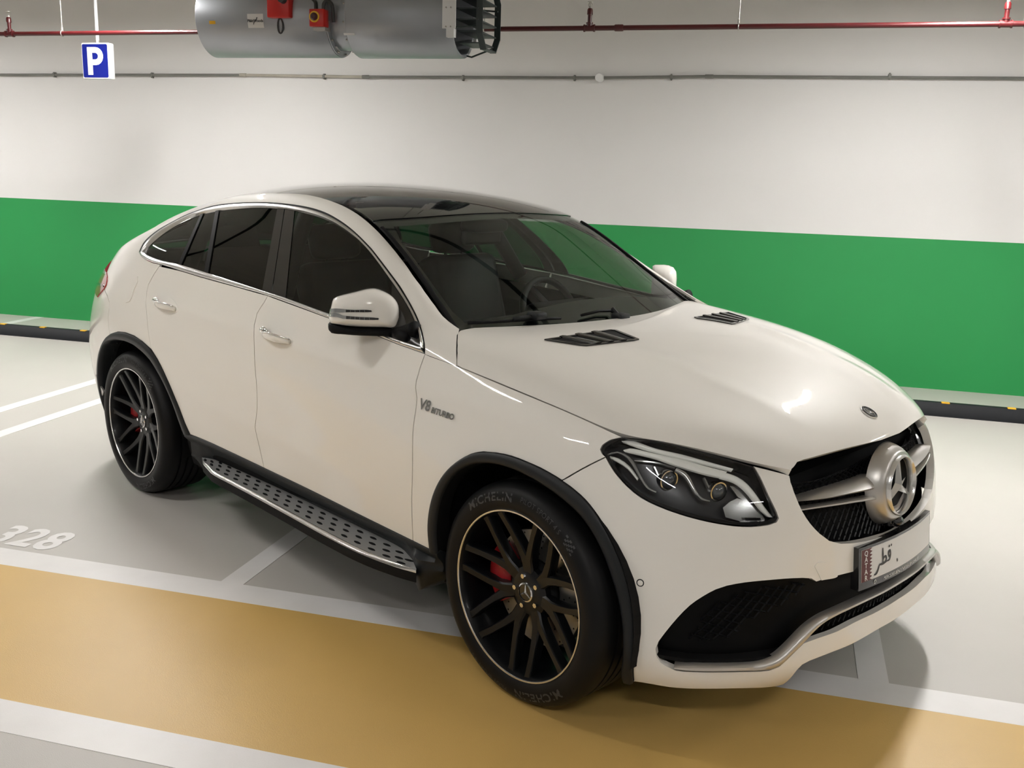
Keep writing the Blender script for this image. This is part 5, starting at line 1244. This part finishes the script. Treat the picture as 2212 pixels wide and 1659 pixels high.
# ---------------------------------------------------------------- door mirrors
def mirrors():
    P0, P1 = np.array([-.955, -1.047]), np.array([-.775, -.812]); dirp = (P1-P0)/np.linalg.norm(P1-P0); nrm = np.array([dirp[1], -dirp[0]])   # towards the camera side
    def onp(p):
        d = ray(*p); t = ((P0-CAMC[:2])@nrm)/(d[:2]@nrm); return CAMC+d*t
    def shell(name, pts, m, par, front, back, sg, caps=((1., 0.), (.97, .35), (.86, .70), (.62, .92), (.3, 1.0))):
        L = np.array([onp(p) for p in crom(pts, step=6, closed=True)]); c = L.mean(0); f = np.array([front[0], front[1], front[2]]); b = np.array(back); bm = bmesh.new(); rings = []
        for s, h in [(.90, -1.0), (.97, -.8)]: rings.append([bm.verts.new((c+(p-c)*s+b*(-h))*[1, sg, 1]) for p in L])
        for s, h in caps: rings.append([bm.verts.new((c+(p-c)*s+f*h)*[1, sg, 1]) for p in L])
        n = len(L)
        for i in range(len(rings)-1):
            for k in range(n): bm.faces.new((rings[i][k], rings[i][(k+1) % n], rings[i+1][(k+1) % n], rings[i+1][k]))
        bm.faces.new(rings[0]); bm.faces.new(rings[-1]); bmesh.ops.recalc_face_normals(bm, faces=bm.faces[:]); return from_bm(name, bm, m, par, angle=60), L, c
    cap_px = T('z7', (186,530),(205,440),(225,350),(250,278),(330,245),(520,200),(680,160),(800,150),(900,180),(1000,230),(1070,295),(1108,370),(1120,480),(1120,645),(900,652),(600,645),(400,632),(280,612),(200,592))
    low_px = T('z7', (178,610),(190,596),(330,620),(560,642),(900,652),(1120,652),(1150,690),(1130,750),(1000,762),(800,758),(500,745),(300,728),(210,722),(182,690))
    fr = np.array([.055, -.040, .0]); bk = np.array([-.045, .035, 0])
    for sg, par in ((1, fdoor[0]), (-1, fdoor[1])):
        cap, L, c = shell('mirror_cap', cap_px, M_PAINT, CAR, fr, bk, sg)
        low, L2, c2 = shell('mirror_base', low_px, M_MATTB, cap, fr*.9, bk*.9, sg)
        a = onp(T('z7', (1060,712))[0])+fr*.5; b = S.at(S.hit(*T('z7', (1275,690))[0]))[0]; c3 = S.at(S.hit(*T('z7', (1230,790))[0]))[0]; bm = bmesh.new()
        bm_tube(bm, [Vector(p*[1, sg, 1]) for p in (a, a*.5+b*.5+fr*.1, b, b*1.3-a*.3)], [.024, .022, .026, .03], 14); bm_tube(bm, [Vector(p*[1, sg, 1]) for p in (a+[0, 0, -.01], a*.4+c3*.6, c3)], [.018, .024, .02], 12); from_bm('mirror_foot', bm, M_MATTB, cap, smooth=True)
        # mirror glass on the rear face
        G = [(c+(p-c)*.82+bk*1.02)*[1, sg, 1] for p in L]; mkobj('mirror_glass', G, [tuple(range(len(G)))[::sg]], M_CHROME, cap)
        # indicator: clear fork with dark cells, lying on the cap
        def onshell(p, lift):
            q = onp(p); r = np.max([0.0]); v = q-c; sc = 1
            # follow the cap's dome: height by radial position
            ang = np.array([np.dot((l-c)/np.linalg.norm(l-c), v/(np.linalg.norm(v)+1e-9)) for l in L]); e = np.linalg.norm(L[np.argmax(ang)]-c); f = np.linalg.norm(v)/e
            h = np.interp(f, [.3, .62, .86, .97, 1.0], [1., .92, .70, .35, 0.]); 
            # keep the photo's line of sight: slide along the ray by the dome height
            d = ray(*p); return q+fr*h*0-d*(h*np.linalg.norm(fr)*.97+lift)
        def fork(name, a, b, m, lift, n=26):
            A = resample(crom(a, n=6), n); B = resample(crom(b, n=6), n); V = []
            for i in range(n):
                for t in (0, .33, .66, 1): V.append(onshell(A[i]*(1-t)+B[i]*t, lift)*[1, sg, 1])
            F = [(4*i+j, 4*i+j+1, 4*i+j+5, 4*i+j+4) for i in range(n-1) for j in range(3)]; return mkobj(name, V, F, m, cap, smooth=True)
        fork('indicator', T('z7', (205,410),(300,408),(500,425),(700,425),(758,440)), T('z7', (195,462),(310,462),(500,458),(700,458),(758,452)), M_INDIC, .006)
        fork('indicator', T('z7', (195,462),(300,470),(380,500),(600,520),(780,528),(855,540)), T('z7', (190,515),(300,525),(380,545),(600,558),(780,562),(845,555)), M_INDIC, .006)
        for x0, x1, yt, yb in [(412,468,427,456),(474,530,428,457),(537,592,428,457),(598,658,428,457),(664,750,429,455),(415,470,508,548),(476,530,514,552),(537,592,519,555),(598,655,523,558),(662,722,527,560),(728,845,531,560)]:
            fork('indicator_cell', T('z7', (x0,yt),(x1,yt+2)), T('z7', (x0,yb),(x1,yb)), M_GLOSSB, .0075, n=4)
mirrors()
# ---------------------------------------------------------------- wipers and cowl
def wiper(pts, piv, name='wiper'):
    P = np.array([Tp.at(Tp.hit(*p))[0]+Tp.normal(Tp.hit(*p)[None])[0]*.012 for p in crom(pts, step=20)]); bm = bmesh.new(); bm_tube(bm, P, .006, 8); o = from_bm(name, bm, M_MATTB, CAR, smooth=True)
    q = np.array([Tp.at(Tp.hit(*p))[0]+Tp.normal(Tp.hit(*p)[None])[0]*.024 for p in crom(piv, step=12)]); bm = bmesh.new(); bm_tube(bm, q, .008, 8); from_bm('wiper_arm', bm, M_CLAD, o, smooth=True)
    e = q[-1]; bm = bmesh.new(); bm_box(bm, tuple(e-[.03, .03, .012]), tuple(e+[.03, .03, .016]), bev=.008); from_bm('wiper_pivot', bm, M_CLAD, o, angle=40)
wiper(T('c2', (760,868),(900,862),(1080,850),(1250,842)), T('c2', (1000,858),(1120,842)))
wiper(T('z6', (-140,1085),(60,1035),(240,1000),(420,975)), T('z6', (240,1010),(440,965)))
# ---------------------------------------------------------------- cabin
def rbox(bm, c, s, bev, rot=None):
    M = Matrix.Translation(Vector(c)) @ (rot if rot is not None else Matrix.Identity(4)); s = Vector(s)/2; bm_box(bm, -s, s, M, bev)
def cabin():
    bm = bmesh.new(); rbox(bm, (-.80, 0, 1.02), (.62, 1.5, .22), .06); rbox(bm, (-.98, .37, 1.12), (.28, .42, .10), .04); from_bm('dashboard', bm, M_SEAT, CAR, angle=50)
    bm = bmesh.new(); bm_box(bm, (-3.2, -.84, .44), (-.5, .84, .5)); from_bm('cabin_floor', bm, M_SEAT, CAR)
    tilt = Matrix.Rotation(math.radians(-18), 4, 'Y')
    for x, ys in ((-1.55, (-.38, .38)), (-2.42, (-.42, 0, .42))):
        for y in ys:
            bm = bmesh.new(); w = .50 if x > -2 else .42; rbox(bm, (x+.12, y, .74), (.52, w, .16), .05); o = from_bm('car_seat', bm, M_SEAT, CAR, angle=60)
            bm = bmesh.new(); rbox(bm, (x-.20, y, 1.04), (.15, w-.02, .60), .05, tilt); from_bm('seat_back', bm, M_SEAT, o, angle=60)
            bm = bmesh.new(); rbox(bm, (x-.33, y, 1.42 if x > -2 else 1.36), (.10, .27, .17), .04, tilt); rbox(bm, (x-.31, y-.06, 1.34), (.015, .015, .12), .004, tilt); rbox(bm, (x-.31, y+.06, 1.34), (.015, .015, .12), .004, tilt); from_bm('head_rest', bm, M_SEAT, o, angle=60)
    Mw = Matrix.Translation((-1.12, .37, 1.09)) @ Matrix.Rotation(math.radians(66), 4, 'Y'); bm = bmesh.new()
    bm_tube(bm, [Mw @ Vector((.185*math.cos(t), .185*math.sin(t), 0)) for t in np.linspace(0, 2*math.pi, 40)[:-1]], .017, 10, closed=True)
    for a in (90, 210, 330): bm_tube(bm, [Mw @ Vector((.04*math.cos(math.radians(a)), .04*math.sin(math.radians(a)), .03)), Mw @ Vector((.18*math.cos(math.radians(a)), .18*math.sin(math.radians(a)), 0))], .014, 8)
    bm_tube(bm, [Mw @ Vector((0, 0, .04)), Mw @ Vector((0, 0, -.02))], .06, 16); from_bm('steering_wheel', bm, M_SEAT, CAR, smooth=True)
    bm = bmesh.new(); rbox(bm, (-1.22, 0, 1.53), (.12, .22, .06), .025); rbox(bm, (-1.24, 0, 1.475), (.03, .24, .07), .015); from_bm('rear_view_mirror', bm, M_SEAT, CAR, angle=50)
    # headliner under the roof glass
    us = np.linspace(5.6, 14.4, 30); vs = np.linspace(.35, 5, 10); V = []; F = []
    for sg in (1, -1):
        b = len(V)
        for u in us:
            for v in vs: q = np.array([[u, v]]); V.append((Tp.at(q)[0]-Tp.normal(q)[0]*(.035))*[1, sg, 1])
        for i in range(29):
            for j in range(9):
                if us[i] < 12.2: F.append((b+i*10+j, b+i*10+j+1, b+(i+1)*10+j+1, b+(i+1)*10+j))
    mkobj('headliner', V, F, M_SEAT, CAR)
    for s in (-1, 1):
        bm = bmesh.new(); bm_tube(bm, [(-1.72, s*.76, 1.2), (-1.80, s*.64, 1.43), (-1.86, s*.54, 1.57)], .04, 8); bm_tube(bm, [(-2.75, s*.72, 1.2), (-2.8, s*.60, 1.38), (-2.75, s*.50, 1.5)], .045, 8); from_bm('inner_pillar', bm, M_SEAT, CAR, smooth=True)
    bm = bmesh.new(); bm_box(bm, (-3.3, -.8, .5), (-2.75, .8, 1.12)); from_bm('luggage_cover', bm, M_SEAT, CAR)
cabin()
